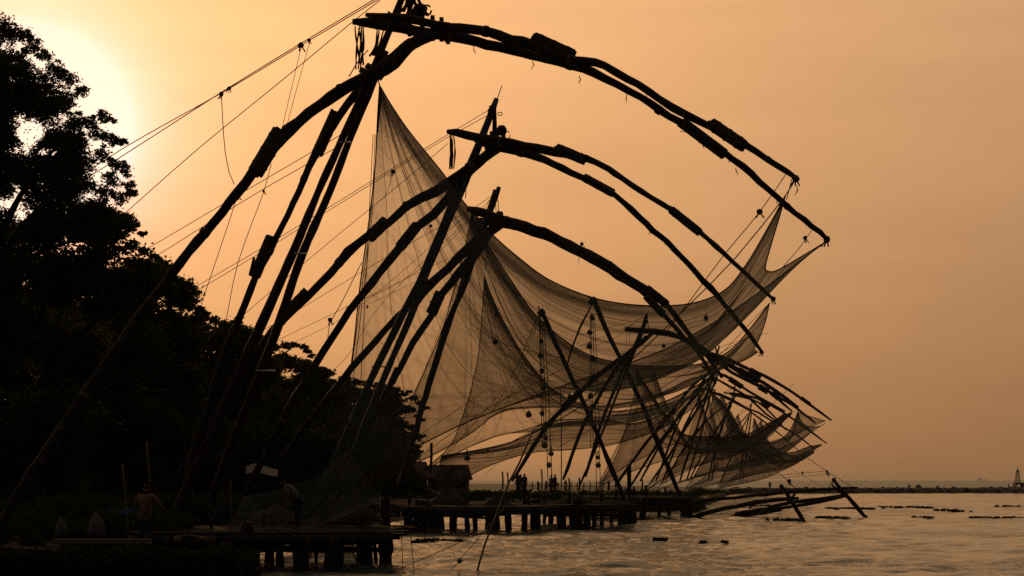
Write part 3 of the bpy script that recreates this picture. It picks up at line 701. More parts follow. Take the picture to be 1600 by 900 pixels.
# --- net 3
def rig3():
    R = rig('third hoisted fishing net from the front, with two blunt prongs at its mast tip', 95, 640)
    A = log('arm', [(731, 326), (760, 334), (790, 345), (850, 364), (875, 376), (935, 404), (965, 424), (1000, 446), (1012, 452), (1042, 476), (1062, 502), (1092, 542), (1112, 566), (1128, 590)], 94, 88, 6.5, 3.5, R, rs=(5.5, 8, 7.5, 6, 4.2, 3.6, 3), step=.3)
    splint([(872, 375), (936, 407)], 92, 91, 8, A); splint([(1011, 451), (1042, 476)], 90, 89.8, 7, A)
    strands([(905, 398, 14)], 91, A); knot(909, 381, 91.5, 3, A)
    B = log('arm', [(745, 344), (790, 350), (850, 368), (935, 411), (965, 432), (990, 446), (1012, 464), (1035, 490), (1070, 528), (1090, 550), (1105, 572), (1118, 600)], 95.5, 102, 6, 3.5, R, rs=(5.5, 7, 6.5, 5, 3.8, 3.4, 2.8), step=.3)
    splint([(1010, 463), (1036, 491)], 99, 99.4, 6, B)
    Cc = log('leg', [(790, 346), (765, 362), (735, 386), (700, 420), (668, 448), (648, 470), (620, 496), (585, 535), (550, 575), (505, 630), (430, 730)], 95, 93, 9, 6, R, rs=(9, 8, 5.4, 5, 5, 5))
    splint([(672, 440), (648, 472)], 94.3, 94.2, 8.5, Cc)
    D_ = log('leg', [(770, 356), (745, 392), (720, 424), (690, 460), (676, 490), (655, 520), (625, 575), (600, 620), (560, 700), (530, 770)], 95.5, 95, 8, 5, R, rs=(8, 7, 5.4, 4.6, 4.2, 4))
    splint([(688, 458), (674, 490)], 95.3, 95.2, 9, D_); splint([(622, 576), (612, 598)], 95.1, 95, 6, D_)
    log('mast_pole', [(780, 292), (766, 330), (748, 382), (721, 456), (697, 513), (670, 600), (645, 690), (622, 775)], 95, 95, 4, 5, R, 'wood')
    log('mast_pole', [(773, 296), (764, 326), (746, 375), (728, 420), (714, 470), (690, 545), (667, 616), (640, 705), (620, 770)], 95.6, 95.6, 3, 4, R, 'wood')
    for (x, y, r) in ((783, 340, 9), (775, 346, 12), (766, 350, 12), (755, 354, 11)):
        a = at(x, y, 95); MB().tube([a - Vector((.09, 0, 0)), a + Vector((.09, 0, 0))], r * 95 / F, 9).build('lashing', M['rope'], R)
    MB().rock(at(781, 336, 94.7), .2, 12).build('pulley_block', M['wood'], R)
    for x in (774, 778): rope([(x, 312), (x + 1, 330)], 95, 95, R, .02)
    rope_bundle([(742, 338), (748, 350), (752, 362)], 94.6, R, 3, 5, .03)
    rope([(768, 306), (742, 324), (620, 392), (480, 476), (440, 500), (330, 560)], 95, 100, R, .014); rope([(768, 310), (650, 425), (537, 482), (437, 530), (360, 570)], 95, 100, R, .013)
    rope([(735, 330), (560, 480), (440, 545)], 95, 100, R, .011); rope([(730, 345), (600, 470), (540, 560), (470, 620)], 95, 98, R, .011)
    rope([(765, 312), (745, 352), (700, 480), (640, 640)], 95, 95, R, .011); rope([(760, 330), (712, 480), (665, 600)], 95, 95, R, .010)
    top = bpath([(757, 432), (768, 462), (786, 500), (812, 545), (838, 580), (866, 610), (905, 630), (960, 642), (1030, 630), (1085, 604), (1118, 582)], 94, 89)
    right = bpath([(1118, 582), (1121, 592), (1116, 604)], 89, 101)
    bottom = bpath([(640, 752), (685, 723), (760, 687), (818, 672), (867, 657), (913, 654), (983, 646), (1018, 639), (1063, 624), (1116, 604)], 95, 101)
    left = bpath([(757, 432), (753, 490), (747, 556), (735, 612), (720, 658), (700, 700), (640, 752)], 94, 95)
    net(top, right, bottom, left, R, .33, 150, 100, 'net', (0, 1.5, -.3), .05, .022, 3, 14, .009)
    rope([(757, 432), (762, 380)], 94, 95, R, .015)
rig3()

# --- net 4: low arms over the water, rear masts up with strings of stones
def rig_low():
    R = rig('lowered fishing net, strings of stones on its rear poles, arms lying out over the water', 125, 1000)
    a1 = log('mast_pole', [(846, 484), (870, 540), (905, 615), (935, 682), (957, 735), (978, 790)], 112, 110, 3.6, 3.6, R)
    log('mast_pole', [(849, 492), (880, 565), (916, 642), (942, 700), (965, 752)], 112.6, 111, 2, 2, R)
    log('mast_pole', [(926, 466), (952, 525), (985, 592), (1020, 672), (1048, 740), (1071, 797)], 134, 136, 3.6, 3.6, R)
    log('peg', [(840, 478), (847, 490)], 112, 112, 1.4, 2.5, R); log('peg', [(921, 464), (934, 474)], 134, 134, 3, 3, R)
    for (x, y, D, r) in ((846, 488, 112, 6), (926, 470, 134, 7)):
        MB().tube([at(x - 3, y - 3, D), at(x + 3, y + 4, D)], r * D / F, 9).build('lashing', M['rope'], R)
    # strings of stones
    for (x0, x1, D, ys) in ((844, 852, 112, (534, 556, 580, 607, 646, 665, 684, 696)), (924, 927, 134, (497, 520, 541, 561, 595, 619, 635))):
        for k, dx in enumerate((-3, 0, 4, 9)):
            rope([(x0 + dx * .5, 490), ((x0 + x1) / 2 + dx, 620), (x1 + dx * 1.3, 700 if k < 2 else 790)], D, D, R, .028)
        for j, y in enumerate(ys): stone(x0 + (x1 - x0) * (y - 490) / 200 + random.uniform(-4, 2), y, D, random.uniform(3.4, 5.0), R)
    stone(861, 709, 112, 4.2, R, True); stone(858, 727, 112, 4.4, R); stone(934, 715, 134, 3.6, R, True); stone(935, 727, 134, 4.4, R)
    rope([(876, 610), (877, 680), (877, 770)], 115, 115, R, .035, 'chain')
    log('brace_pole', [(923, 480), (908, 508), (893, 545), (885, 575)], 134, 134, 1.6, 1.6, R)
    for e in ((842, 490, 790, 600, 690, 720), (844, 488, 800, 590, 740, 690), (846, 490, 812, 580, 775, 670)):
        rope([(e[0], e[1]), (e[2], e[3]), (e[4], e[5])], 112, 118, R, .014)
    # arms lying out
    log('arm', [(1036, 819), (1063, 814), (1090, 806), (1114, 799), (1164, 788), (1195, 783), (1231, 779), (1247, 778)], 128, 114, 3, 3, R, rm=4.4)
    log('arm', [(1078, 784), (1130, 779), (1182, 774), (1245, 767), (1300, 764), (1338, 762)], 137, 127, 3, 2.2, R)
    b3 = log('arm', [(1128, 810), (1155, 804), (1191, 797), (1236, 785), (1280, 780), (1321, 773)], 130, 126, 2, 3, R, rm=3.6)
    splint([(1150, 804), (1192, 797)], 129, 128, 4.4, b3)
    b4 = log('arm', [(1146, 811), (1180, 804), (1220, 794), (1260, 788), (1321, 776)], 128, 125, 1.6, 2.5, R, rm=3.2)
    splint([(1188, 801), (1220, 795)], 127, 126.5, 4, b4)
    log('outrigger_leg', [(1221, 759), (1230, 772), (1240, 788), (1250, 804), (1257, 817)], 113, 112, 3, 3, R)
    log('outrigger_leg', [(1302, 749), (1312, 762), (1324, 776), (1338, 792), (1352, 809)], 126, 125, 3, 3.4, R)
    knot(1352, 808, 125, 4, R); knot(1303, 750, 126, 4, R); knot(1221, 760, 113, 4, R)
    log('brace_pole', [(1299, 757), (1312, 768), (1324, 778)], 126, 126, 2, 2, R)
    log('brace_pole', [(1250, 763), (1238, 776), (1230, 784)], 113, 113, 2, 2, R)
    rope([(1300, 752), (1288, 774)], 126, 126, R, .02)
    rope([(1262, 716), (1298, 740), (1334, 762)], 130, 127, R, .022); rope([(1175, 712), (1220, 742), (1246, 766)], 120, 114, R, .022)
    rope([(1236, 732), (1290, 764)], 128, 126, R, .012); rope([(1200, 744), (1290, 736)], 125, 127, R, .014); rope([(1200, 748), (1294, 741)], 125, 127, R, .012)
    knot(1233, 752, 114, 3.4, R); knot(1292, 737, 127, 2.2, R); knot(1294, 741, 127, 2, R); knot(1254, 738, 126, 1.8, R)
    rope([(1172, 776), (1172, 788)], 128, 128, R, .02); stone(1172, 793, 128, 2.4, R)
    # its net, slung low
    top = bpath([(690, 712), (740, 704), (800, 690), (860, 664), (944, 656), (983, 662), (1020, 653), (1066, 628), (1106, 606)], 116, 108)
    right = bpath([(1106, 606), (1118, 610), (1112, 618)], 108, 128)
    bottom = bpath([(700, 768), (740, 740), (783, 721), (834, 707), (900, 702), (960, 694), (1028, 671), (1080, 640), (1112, 618)], 122, 128)
    left = bpath([(690, 712), (685, 735), (680, 755), (700, 768)], 116, 122)
    net(top, right, bottom, left, R, .37, 140, 70, 'net2', (0, 2, -.3), .05, .025, 3, 21)
rig_low()

# --- far nets
def far_rig(label, D, bx, mast, legs, arms, tails, netdef, stays=(), s=1.0, dens=.42, seed=31, m='net2', splints=()):
    R = rig(label, D, bx)
    for (p, r) in mast: log('mast_pole', p, D, D, r * .8, r * .8, R, sides=7)
    for q, (p, r) in enumerate(legs):
        lg = log('leg', p, D, D - 2, r * .75, r * .7, R, sides=7)
        for t in ((.35, .43), (.66, .72)) if q % 2 else ((.5, .58),):
            n_ = len(p) - 1; i_ = min(n_ - 1, int(t[0] * n_)); f0, f1 = t[0] * n_ - i_, min(1, t[1] * n_ - i_)
            e = [(p[i_][0] + (p[i_ + 1][0] - p[i_][0]) * f, p[i_][1] + (p[i_ + 1][1] - p[i_][1]) * f) for f in (f0, f1)]
            splint(e, D - 1, D - 1, r * 1.15, lg, 5)
    objs = []
    for (p, D1, r) in arms: objs.append(log('arm', p, D, D1, r * .72, r * .42, R, sides=7))
    for (i, a, b, D1, r) in splints: splint([a, b], D1, D1, r, objs[i], 5)
    for (p, r) in tails: log('crossbeam_tail', p, D, D, r, r * .9, R, sides=7)
    for p in stays: rope(p, D, D + 6, R, .012 * D / 110)
    x, y = mast[0][0][min(1, len(mast[0][0]) - 1)]
    for (t, r_, b, l, a) in netdef:
        net(path(t, *a[0]), path(r_, *a[1]), path(b, *a[2]), path(l, *a[3]), R, dens, 80, 50, m, (0, 1.5, 0), .08, .03, 5, seed, .018)
        # the slack side of the bag, hanging behind the first sheet
        sh = lambda q, dy, f: [(x_ + f * (q[-1][0] - x_) * .12, y_ + dy * math.sin(math.pi * min(1, (i_ + .6) / len(q)))) for i_, (x_, y_) in enumerate(q)]
        t2_, b2_ = sh(t, 26 * 167 / D, 1), sh(b, -22 * 167 / D, 0)
        back = [(p_[0], p_[1] + 4) for p_ in a]
        net(path(t2_, *back[0]), path([t2_[-1], b2_[-1]], *back[1]), path(b2_, *back[2]), path([t2_[0], b2_[0]], *back[3]), R, dens * .55, 64, 36, m, (0, 1.0, 0), .08, .03, 3, seed + 1, .018)
    return R
far_rig('fourth hoisted fishing net, its forked crossbeam seen through the sagging front net', 167, 900,
    [([(1010, 492), (1003, 515), (985, 555), (968, 590), (940, 660), (915, 745)], 3.2), ([(1011, 500), (1000, 530), (976, 586), (932, 698), (905, 760)], 2.4), ([(1011, 490), (1013, 514)], 1.6)],
    [([(1020, 520), (990, 545), (960, 568), (932, 588), (880, 638), (850, 672), (818, 722), (800, 752)], 5), ([(1010, 525), (985, 552), (960, 580), (930, 630), (905, 680), (880, 750)], 4)],
    [([(1005, 516), (1040, 520), (1080, 534), (1110, 553), (1148, 575), (1193, 598), (1248, 637)], 160, 6), ([(1005, 518), (1060, 527), (1100, 552), (1142, 581), (1167, 594), (1200, 611), (1238, 643)], 176, 5)],
    [([(976, 514), (1000, 516), (1012, 518)], 5)],
    [([(994, 576), (1004, 592), (1018, 614), (1036, 641), (1065, 676), (1105, 682), (1163, 679), (1198, 662), (1236, 644)], [(1236, 644), (1234, 650), (1238, 646)], [(935, 762), (985, 738), (1030, 722), (1070, 711), (1112, 707), (1150, 704), (1195, 684), (1238, 646)], [(994, 576), (993, 606), (984, 642), (974, 680), (960, 718), (935, 762)], ((167, 160), (160, 176), (167, 176), (167, 167)))],
    [[(1006, 496), (985, 508), (958, 530), (900, 548)], [(1010, 496), (940, 515), (900, 525)], [(979, 516), (979, 540)], [(984, 516), (984, 538)], [(1006, 500), (870, 560), (770, 640)], [(1010, 520), (870, 640), (760, 740)]],
    splints=((0, (1154, 578), (1186, 594), 162, 5), (1, (1186, 604), (1200, 612), 172, 5)), seed=33)
far_rig('fifth hoisted fishing net, its cross-shaped mast tip rising where the arms crowd together', 212, 985,
    [([(1124, 540), (1119, 560), (1095, 600), (1060, 660), (1025, 752)], 2.2), ([(1118, 543), (1122, 562), (1100, 610), (1070, 665), (1035, 752)], 2.0)],
    [([(1115, 575), (1080, 605), (1040, 655), (1000, 705), (960, 760)], 3), ([(1118, 580), (1085, 618), (1050, 665), (1020, 705), (985, 760)], 3)],
    [([(1112, 552), (1140, 562), (1160, 572), (1190, 586), (1223, 603), (1262, 630), (1299, 657)], 200, 4.4), ([(1112, 556), (1150, 579), (1170, 592), (1200, 611), (1245, 638), (1274, 661)], 226, 4)],
    [([(1090, 550), (1115, 558)], 3.4)],
    [([(1113, 612), (1120, 620), (1130, 630), (1145, 652), (1160, 675), (1190, 690), (1216, 688), (1234, 672), (1247, 642)], [(1247, 642), (1251, 656), (1263, 666), (1279, 666), (1290, 661)], [(1030, 764), (1080, 746), (1130, 731), (1190, 710), (1242, 690), (1290, 661)], [(1113, 612), (1111, 640), (1108, 680), (1090, 740), (1030, 764)], ((212, 200), (200, 226), (212, 226), (212, 212)))],
    [[(1122, 545), (1050, 570), (960, 600)], [(1124, 542), (1200, 520)]],
    splints=((0, (1172, 578), (1190, 588), 206, 4.6), (0, (1252, 622), (1266, 632), 202, 3.2), (1, (1170, 590), (1184, 598), 218, 5.4), (1, (1206, 614), (1216, 622), 220, 4.4)), seed=35, m='net')
far_rig('sixth hoisted fishing net, standing as a small dark cross under the crowded arms', 300, 1075,
    [([(1149, 602), (1146, 618), (1132, 650), (1118, 700), (1106, 752)], 1.9), ([(1146, 604), (1148, 620), (1138, 640), (1122, 690), (1112, 752)], 1.7)],
    [([(1140, 628), (1112, 650), (1075, 690), (1040, 750)], 2.0), ([(1143, 634), (1124, 664), (1098, 708), (1076, 752)], 2.0)],
    [([(1140, 614), (1160, 617), (1183, 622), (1205, 633), (1247, 660), (1292, 693)], 290, 3.2), ([(1142, 617), (1160, 620), (1185, 629), (1207, 648), (1228, 672)], 312, 2.8)],
    [([(1131, 613), (1144, 616)], 2)],
    [([(1136, 643), (1142, 656), (1158, 676), (1186, 694), (1210, 706), (1240, 706), (1262, 698), (1284, 694)], [(1284, 694), (1282, 697), (1279, 698)], [(1070, 768), (1120, 756), (1180, 742), (1225, 732), (1255, 716), (1279, 698)], [(1136, 643), (1134, 680), (1115, 730), (1070, 768)], ((300, 290), (290, 312), (300, 312), (300, 300)))],
    [[(1148, 604), (1130, 614), (1100, 640)], [(1146, 606), (1090, 650)]],
    splints=((0, (1190, 626), (1204, 633), 296, 4), (1, (1190, 630), (1200, 638), 306, 3)), seed=37)
far_rig('seventh hoisted fishing net, the smallest rig low above the net hems near the breakwater', 360, 1125,
    [([(1175, 628), (1172, 642), (1165, 675), (1156, 752)], 1.4), ([(1172, 632), (1174, 644), (1168, 690), (1160, 752)], 1.3)],
    [([(1170, 646), (1146, 672), (1110, 705), (1080, 752)], 1.6), ([(1171, 648), (1158, 672), (1140, 720), (1126, 752)], 1.6)],
    [([(1165, 637), (1185, 645), (1203, 656), (1245, 680), (1273, 702)], 350, 2.6), ([(1168, 640), (1190, 656), (1225, 684), (1250, 706)], 372, 2.0)],
    [([(1108, 612), (1124, 617), (1140, 623), (1170, 640)], 3)],
    [([(1178, 652), (1186, 668), (1200, 690), (1222, 706), (1245, 712), (1272, 704)], [(1272, 704), (1272, 708), (1268, 710)], [(1120, 764), (1160, 756), (1200, 746), (1232, 730), (1268, 710)], [(1178, 652), (1172, 690), (1155, 735), (1120, 764)], ((360, 350), (350, 372), (360, 372), (360, 360)))],
    [[(1175, 630), (1155, 645)], [(1174, 634), (1150, 652)]], seed=39)
far_rig('hoisted fishing net behind the crowd of arms, shown mostly by its leaning legs', 250, 1010,
    [([(1120, 572), (1108, 606), (1085, 680), (1062, 752)], 2.2), ([(1124, 580), (1112, 610), (1092, 690), (1072, 752)], 2)],
    [([(1108, 600), (1075, 632), (1035, 690), (1000, 752)], 2.6), ([(1110, 608), (1082, 650), (1050, 705), (1018, 752)], 2.6), ([(1100, 596), (1062, 636), (1010, 690), (968, 752)], 2.2)],
    [([(1116, 581), (1135, 588), (1150, 598), (1173, 613), (1193, 625), (1227, 643)], 244, 3.6), ([(1116, 590), (1140, 604), (1168, 620), (1196, 646), (1222, 664)], 258, 3)],
    [([(1096, 572), (1118, 584)], 3)],
    [([(1092, 612), (1100, 640), (1112, 668), (1135, 690), (1170, 684), (1200, 664), (1226, 645)], [(1226, 645), (1226, 655), (1222, 662)], [(1010, 766), (1060, 738), (1110, 722), (1160, 706), (1200, 684), (1222, 662)], [(1092, 612), (1082, 660), (1060, 720), (1010, 766)], ((250, 244), (244, 258), (250, 258), (250, 250)))],
    [[(1118, 575), (1060, 600), (1000, 640)], [(1240, 600), (1180, 660), (1140, 720)]],
    splints=((0, (1140, 592), (1160, 605), 248, 4.4),), seed=41)

# ------------------------------------------------------------------ jetties
GJ = 'timber jetties under the nets'
def jetty(label, x0, x1, Da, Db, top, piles, posts=(), loc=None):
    """piles: (px, D, radius_px)"""
    R = thing('jetty', label, 'jetty', Vector(((x0 + x1) / 2 / 1.0 / F * Da - 800 / F * Da, Da, 0)), GJ)
    xa, xb = (x0 - 800) / F * Da, (x1 - 800) / F * Da
    for D in (Da, (Da + Db) / 2, Db):
        log_pts = [Vector((xa, D, top - .16)), Vector((xb, D, top - .15))]
        MB().tube(spline(log_pts, .5), .12, 8, wob=.25, seed=D).build('beam', M['wood'], R)
    for q in range(4):
        u0, u1 = sorted((random.random(), random.random())); D = Da + (Db - Da) * (.05 + .3 * q); z0, z1 = random.uniform(top * .45, top - .3), random.uniform(top * .45, top - .3)
        MB().tube(spline([Vector((xa + (xb - xa) * u0 * .6, D - .15, z0)), Vector((xa + (xb - xa) * (.4 + u1 * .6), D - .12, z1))], .5), .07, 7, wob=.3, seed=q + D).build('brace', M['wood'], R)
    for q in range(7):
        x = random.uniform(xa, xb); l = random.uniform(.3, .8); p0 = Vector((x, Da - .14, top - .02))
        MB().tube(spline([p0, p0 + Vector((random.uniform(-.1, .1), -.03, -l * .5)), p0 + Vector((random.uniform(-.05, .15), -.02, -l))], .12), .022, 5, wob=.5, seed=q).build('hanging_rope', M['rope'], R)
    n = max(4, int((Db - Da) / .34)); first = None
    for i in range(n):
        D = Da + (Db - Da) * (i + .5) / n
        if first is None:
            mb = MB(); mb.box(Vector(((xa + xb) / 2, D, top)), xb - xa, .27, .06); first = mb.build('plank', M['wood'], R, False); y0 = D; po = first
        else:
            po = first.copy(); C.objects.link(po); po.parent = R; po.location = (random.uniform(-.5, .5), D - y0, random.uniform(-.04, .04)); po.rotation_euler = (0, random.uniform(-.006, .006), random.uniform(-.01, .01))
    for (px, D, r) in piles:
        SEED[0] += 1
        b = Vector(((px - 800) / F * D, D, -.7)); t = Vector((b.x + random.uniform(-.16, .16), D + random.uniform(-.1, .1), top + random.choice((-.05, .05, .05, .3)))); rr = r * D / F
        cp = spline([b, b.lerp(t, .5) + Vector((random.uniform(-.03, .03), 0, 0)), t], .22)
        MB().tube(cp, [rr * random.uniform(.9, 1.12) for _ in cp], 9, wob=.3, seed=SEED[0]).build('pile', M['wood'], R)
    for (px, y, D, r) in posts:
        b = Vector(((px - 800) / F * D, D, top)); t = at(px + random.uniform(-1, 1), y, D)
        MB().tube(spline([b, t], .3), r * D / F, 7, wob=.2, seed=px).build('post', M['wood'], R)
    return R
jetty('nearest dark timber jetty on thick piles at lower left', 200, 612, 50.5, 58, 1.08,
    [(472, 50.8, 12), (521, 50.6, 14), (384, 51, 10), (440, 55, 7), (561, 57.5, 9), (577, 58, 7.5), (602, 57.5, 11), (566, 54, 4), (590, 58.2, 3), (495, 57.5, 3), (420, 57, 8), (340, 56, 9)],
    [(412, 800, 55, 3), (330, 806, 54, 3), (556, 806, 57.6, 4), (602, 776, 57.6, 8)])
jetty('jetty under the second and third fishing nets, with paired piles', 560, 860, 88, 97, 1.25,
    [(655, 91.4, 12), (710, 94, 6), (731, 94.5, 4), (762, 97, 6), (775, 97, 7), (797, 94.5, 5.5), (818, 94.8, 5), (837, 96.6, 8), (688, 97, 8), (673, 96, 6), (640, 90, 7), (744, 96.5, 4)],
    [(640, 770, 92, 3), (700, 775, 93, 2.5), (780, 772, 92, 2.5), (826, 776, 92, 3)])
jetty('jetty in the middle on short double piles, left of the lowered net\'s first mast', 830, 1000, 94.5, 112, 1.25,
    [(881, 94.8, 7), (903, 95, 8.5), (912, 96, 4), (927, 102, 4), (940, 104, 3), (975, 107, 8), (989, 107, 7), (860, 108, 4), (894, 108, 5), (954, 111, 3.5), (848, 110, 3), (918, 99, 4)],
    [(850, 770, 100, 2), (890, 768, 98, 2.5), (940, 770, 106, 2.5), (983, 726, 108, 3.4), (962, 764, 108, 2)])
jetty('far jetty ending in a stout twin post at the foot of the lowered net', 900, 1080, 120, 138, 1.35,
    [(1005, 119, 5), (1066, 129.5, 5), (1076, 129.5, 5.5), (1030, 130, 3), (1045, 134, 3), (985, 132, 3), (960, 130, 3)],
    [(1070, 776, 129.5, 7), (1010, 758, 125, 2), (1040, 762, 130, 2), (990, 760, 125, 1.6)])

def filler_bulkhead():  # row of stakes added to fill the black foot of the near bank
    R = thing('filler_bulkhead', 'added row of dark upright stakes filling the black near bank at bottom left', 'filler_bulkhead', on_water(190, 47.6))
    first = None
    for i, px in enumerate(np.linspace(-80, 402, 70)):
        x = (px - 800) / F * 47.6; D = 47.6 + .06 * math.sin(i * 2.1)
        if first is None or i % 6 == 0:
            first = MB().tube([Vector((x, D, -.7)), Vector((x + .02, D, .1)), Vector((x, D + .01, .52 + .1 * random.random()))], [.062, .066, .06], 8, wob=.3, seed=i).build('stake', M['wood'], R); x0, D0 = x, D
        else:
            c = first.copy(); C.objects.link(c); c.parent = R; c.location = (x - x0, D - D0, random.uniform(-.05, .05))
    MB().tube(spline([on_water(-30, 47.4, .3), on_water(402, 47.4, .26)], .4), .07, 8, wob=.25).build('waling', M['wood'], R)
filler_bulkhead()
jetty('low landing stage at bottom left that the man in the tan shirt stands on', -20, 372, 47.9, 52, .62, [(30, 48.2, 6), (150, 48.2, 6), (262, 48.2, 7), (350, 48.4, 8)], [(262, 838, 48.3, 4), (96, 842, 48.3, 3)])
def undergrowth():
    bl = []
    for px in np.linspace(610, 1092, 150):
        for _ in range(3):
            D = random.uniform(143, 158); y = random.uniform(770, 797)
            p = at(px + random.uniform(-3, 3), y, D); bl.append((p, random.uniform(.35, .6), .6))
    for px in np.linspace(1085, 1172, 26):
        D = 160 + (px - 1085) * 1.9; bl.append((at(px, 768 + random.uniform(-2, 2), D), random.uniform(.3, .55), .6))
    o = leaves_obj('undergrowth', bl, 80000, .10, 'leaf_b'); o['kind'] = 'stuff'
    bl = []
    for px in np.linspace(-120, 620, 130):
        ytop = np.interp(px, [-120, 60, 200, 300, 420, 520, 620], [460, 470, 520, 580, 620, 655, 690])
        for y in np.arange(ytop, 770, 34):
            D = random.uniform(140, 175); bl.append((at(px + random.uniform(-6, 6), y + random.uniform(-8, 8), D), random.uniform(1.2, 2.0), .8))
    o = leaves_obj('woodland', bl, 110000, .26, 'leaf_b'); o['kind'] = 'stuff'
    bl = [(at(random.uniform(-60, 560), 0, D), random.uniform(.3, .7), .7) for D in rng.uniform(60, 84, 260)]
    for b in bl: b[0].z = random.uniform(.8, 1.7)
    for px in np.linspace(-70, 385, 95):  # weeds added to cover the landing edge and mud and keep them near black
        for _ in range(2): D = random.uniform(46.9, 48.0); bl.append((Vector(((px - 800) / F * D, D, random.uniform(.25, .72))), random.uniform(.12, .3), .8))
        D = random.uniform(52, 58); px2 = min(px, 260); bl.append((Vector(((px2 - 800) / F * D + random.uniform(-.5, .5), D, random.uniform(.8, 1.3))), random.uniform(.3, .5), .8))
    o = leaves_obj('added_bank_weeds', bl, 130000, .09, 'leaf_b'); o['kind'] = 'stuff'
undergrowth()
def net_heap(label, px, y, D, w, h):
    c = at(px, y, D); k = D / F; mb = MB(); mb.org = c
    n, m_ = 22, 9
    V = [c + Vector((math.cos(a) * w * .5 * k * (1 - t ** 1.6) * (1 + .2 * mnoise.noise(Vector((a * 1.5, t, px)))), math.sin(a) * w * .32 * k * (1 - t ** 1.6), h * k * t * (1 + .35 * mnoise.noise(Vector((math.cos(a) * 2, math.sin(a) * 2 + px, t * 2)))))) for t in np.linspace(0, .98, m_) for a in np.linspace(0, 2 * math.pi, n, endpoint=False)]
    mb.quads(V, [(j * n + i, j * n + (i + 1) % n, (j + 1) * n + (i + 1) % n, (j + 1) * n + i) for j in range(m_ - 1) for i in range(n)] + [tuple(range((m_ - 1) * n, m_ * n))])
    tag(mb.build('net_heap', M['wrap']), label, 'heap of netting', 'heaps of netting on the jetties')
net_heap('dark heap of netting on the jetty below the tiled house', 700, 790, 93, 70, 22)
net_heap('dark heap of netting on the jetty left of the leaning pole', 778, 790, 92, 46, 17)
net_heap('dark heap of netting on the middle jetty near its paired piles', 900, 788, 101, 60, 18)
net_heap('dark heap of netting on the nearest jetty behind the bending man', 430, 815, 56.5, 90, 26)
net_heap('dark heap of netting at the outer end of the nearest jetty', 560, 816, 56, 80, 28)

# ------------------------------------------------------------------ floating weed mats
def weed(label, px, y, w, hpx, n):
    D = F * CAM_H / (y - HOR); c = on_water(px, D)
    wd = w * D / F; sc_ = .28 if w < 16 else .62
    bl = [(c + Vector((random.uniform(-.5, .5) * wd, random.uniform(-1, 1) * (0.8 + D * .012) * (.3 if w < 16 else .8), 0.06)), sc_ * random.uniform(.10, .24) * wd ** .4 * (D / 110) ** .5, .24 * hpx / 3) for _ in range(max(4, int(w / 3)))]
    o = leaves_obj('floating_weed_mat', bl, n, 0.07 * D / 100 + .04, 'weed', None, (), tuple(c), 1.4)
    tag(o, label, 'floating weed', 'mats of weed floating on the water')
for k, (px, y, w, h, lab) in enumerate(((1410, 794.5, 90, 3.4, 'longest dark mat of weed on the water, right of the outrigger legs'), (1330, 796, 60, 2.6, 'weed mat between the two outrigger legs'), (1475, 798.5, 30, 2.6, 'small weed mat right of the longest mat'), (1555, 811, 74, 2.6, 'thin weed mat alone far to the right, below the beacon'), (1445, 810.5, 34, 1.6, 'short streak of weed below the longest mat'), (1305, 811, 40, 4.5, 'ragged raised clump of weed left of the last outrigger foot'), (1225, 814, 50, 2.4, 'weed streak at the foot of the nearer outrigger leg'), (1575, 793, 34, 2, 'weed streak at the right edge under the breakwater'), (1030, 846, 14, 1.6, 'tiny scrap of weed in open water left of the pair'), (1036, 845.5, 10, 3, 'upright scrap of weed in open water'), (1098, 850, 10, 3.6, 'dark tuft of weed in open water'), (1133, 850, 5, 2, 'very small dark speck of weed on open water'), (680, 848, 74, 1.8, 'thin weed line on the water right of the near piles'), (1180, 792, 60, 2, 'weed behind the lowered arms'), (1500, 801, 26, 1.6, 'weed flecks right of the small mat'))):
    weed(lab, px, y, w, h, int(180 + w * 26))

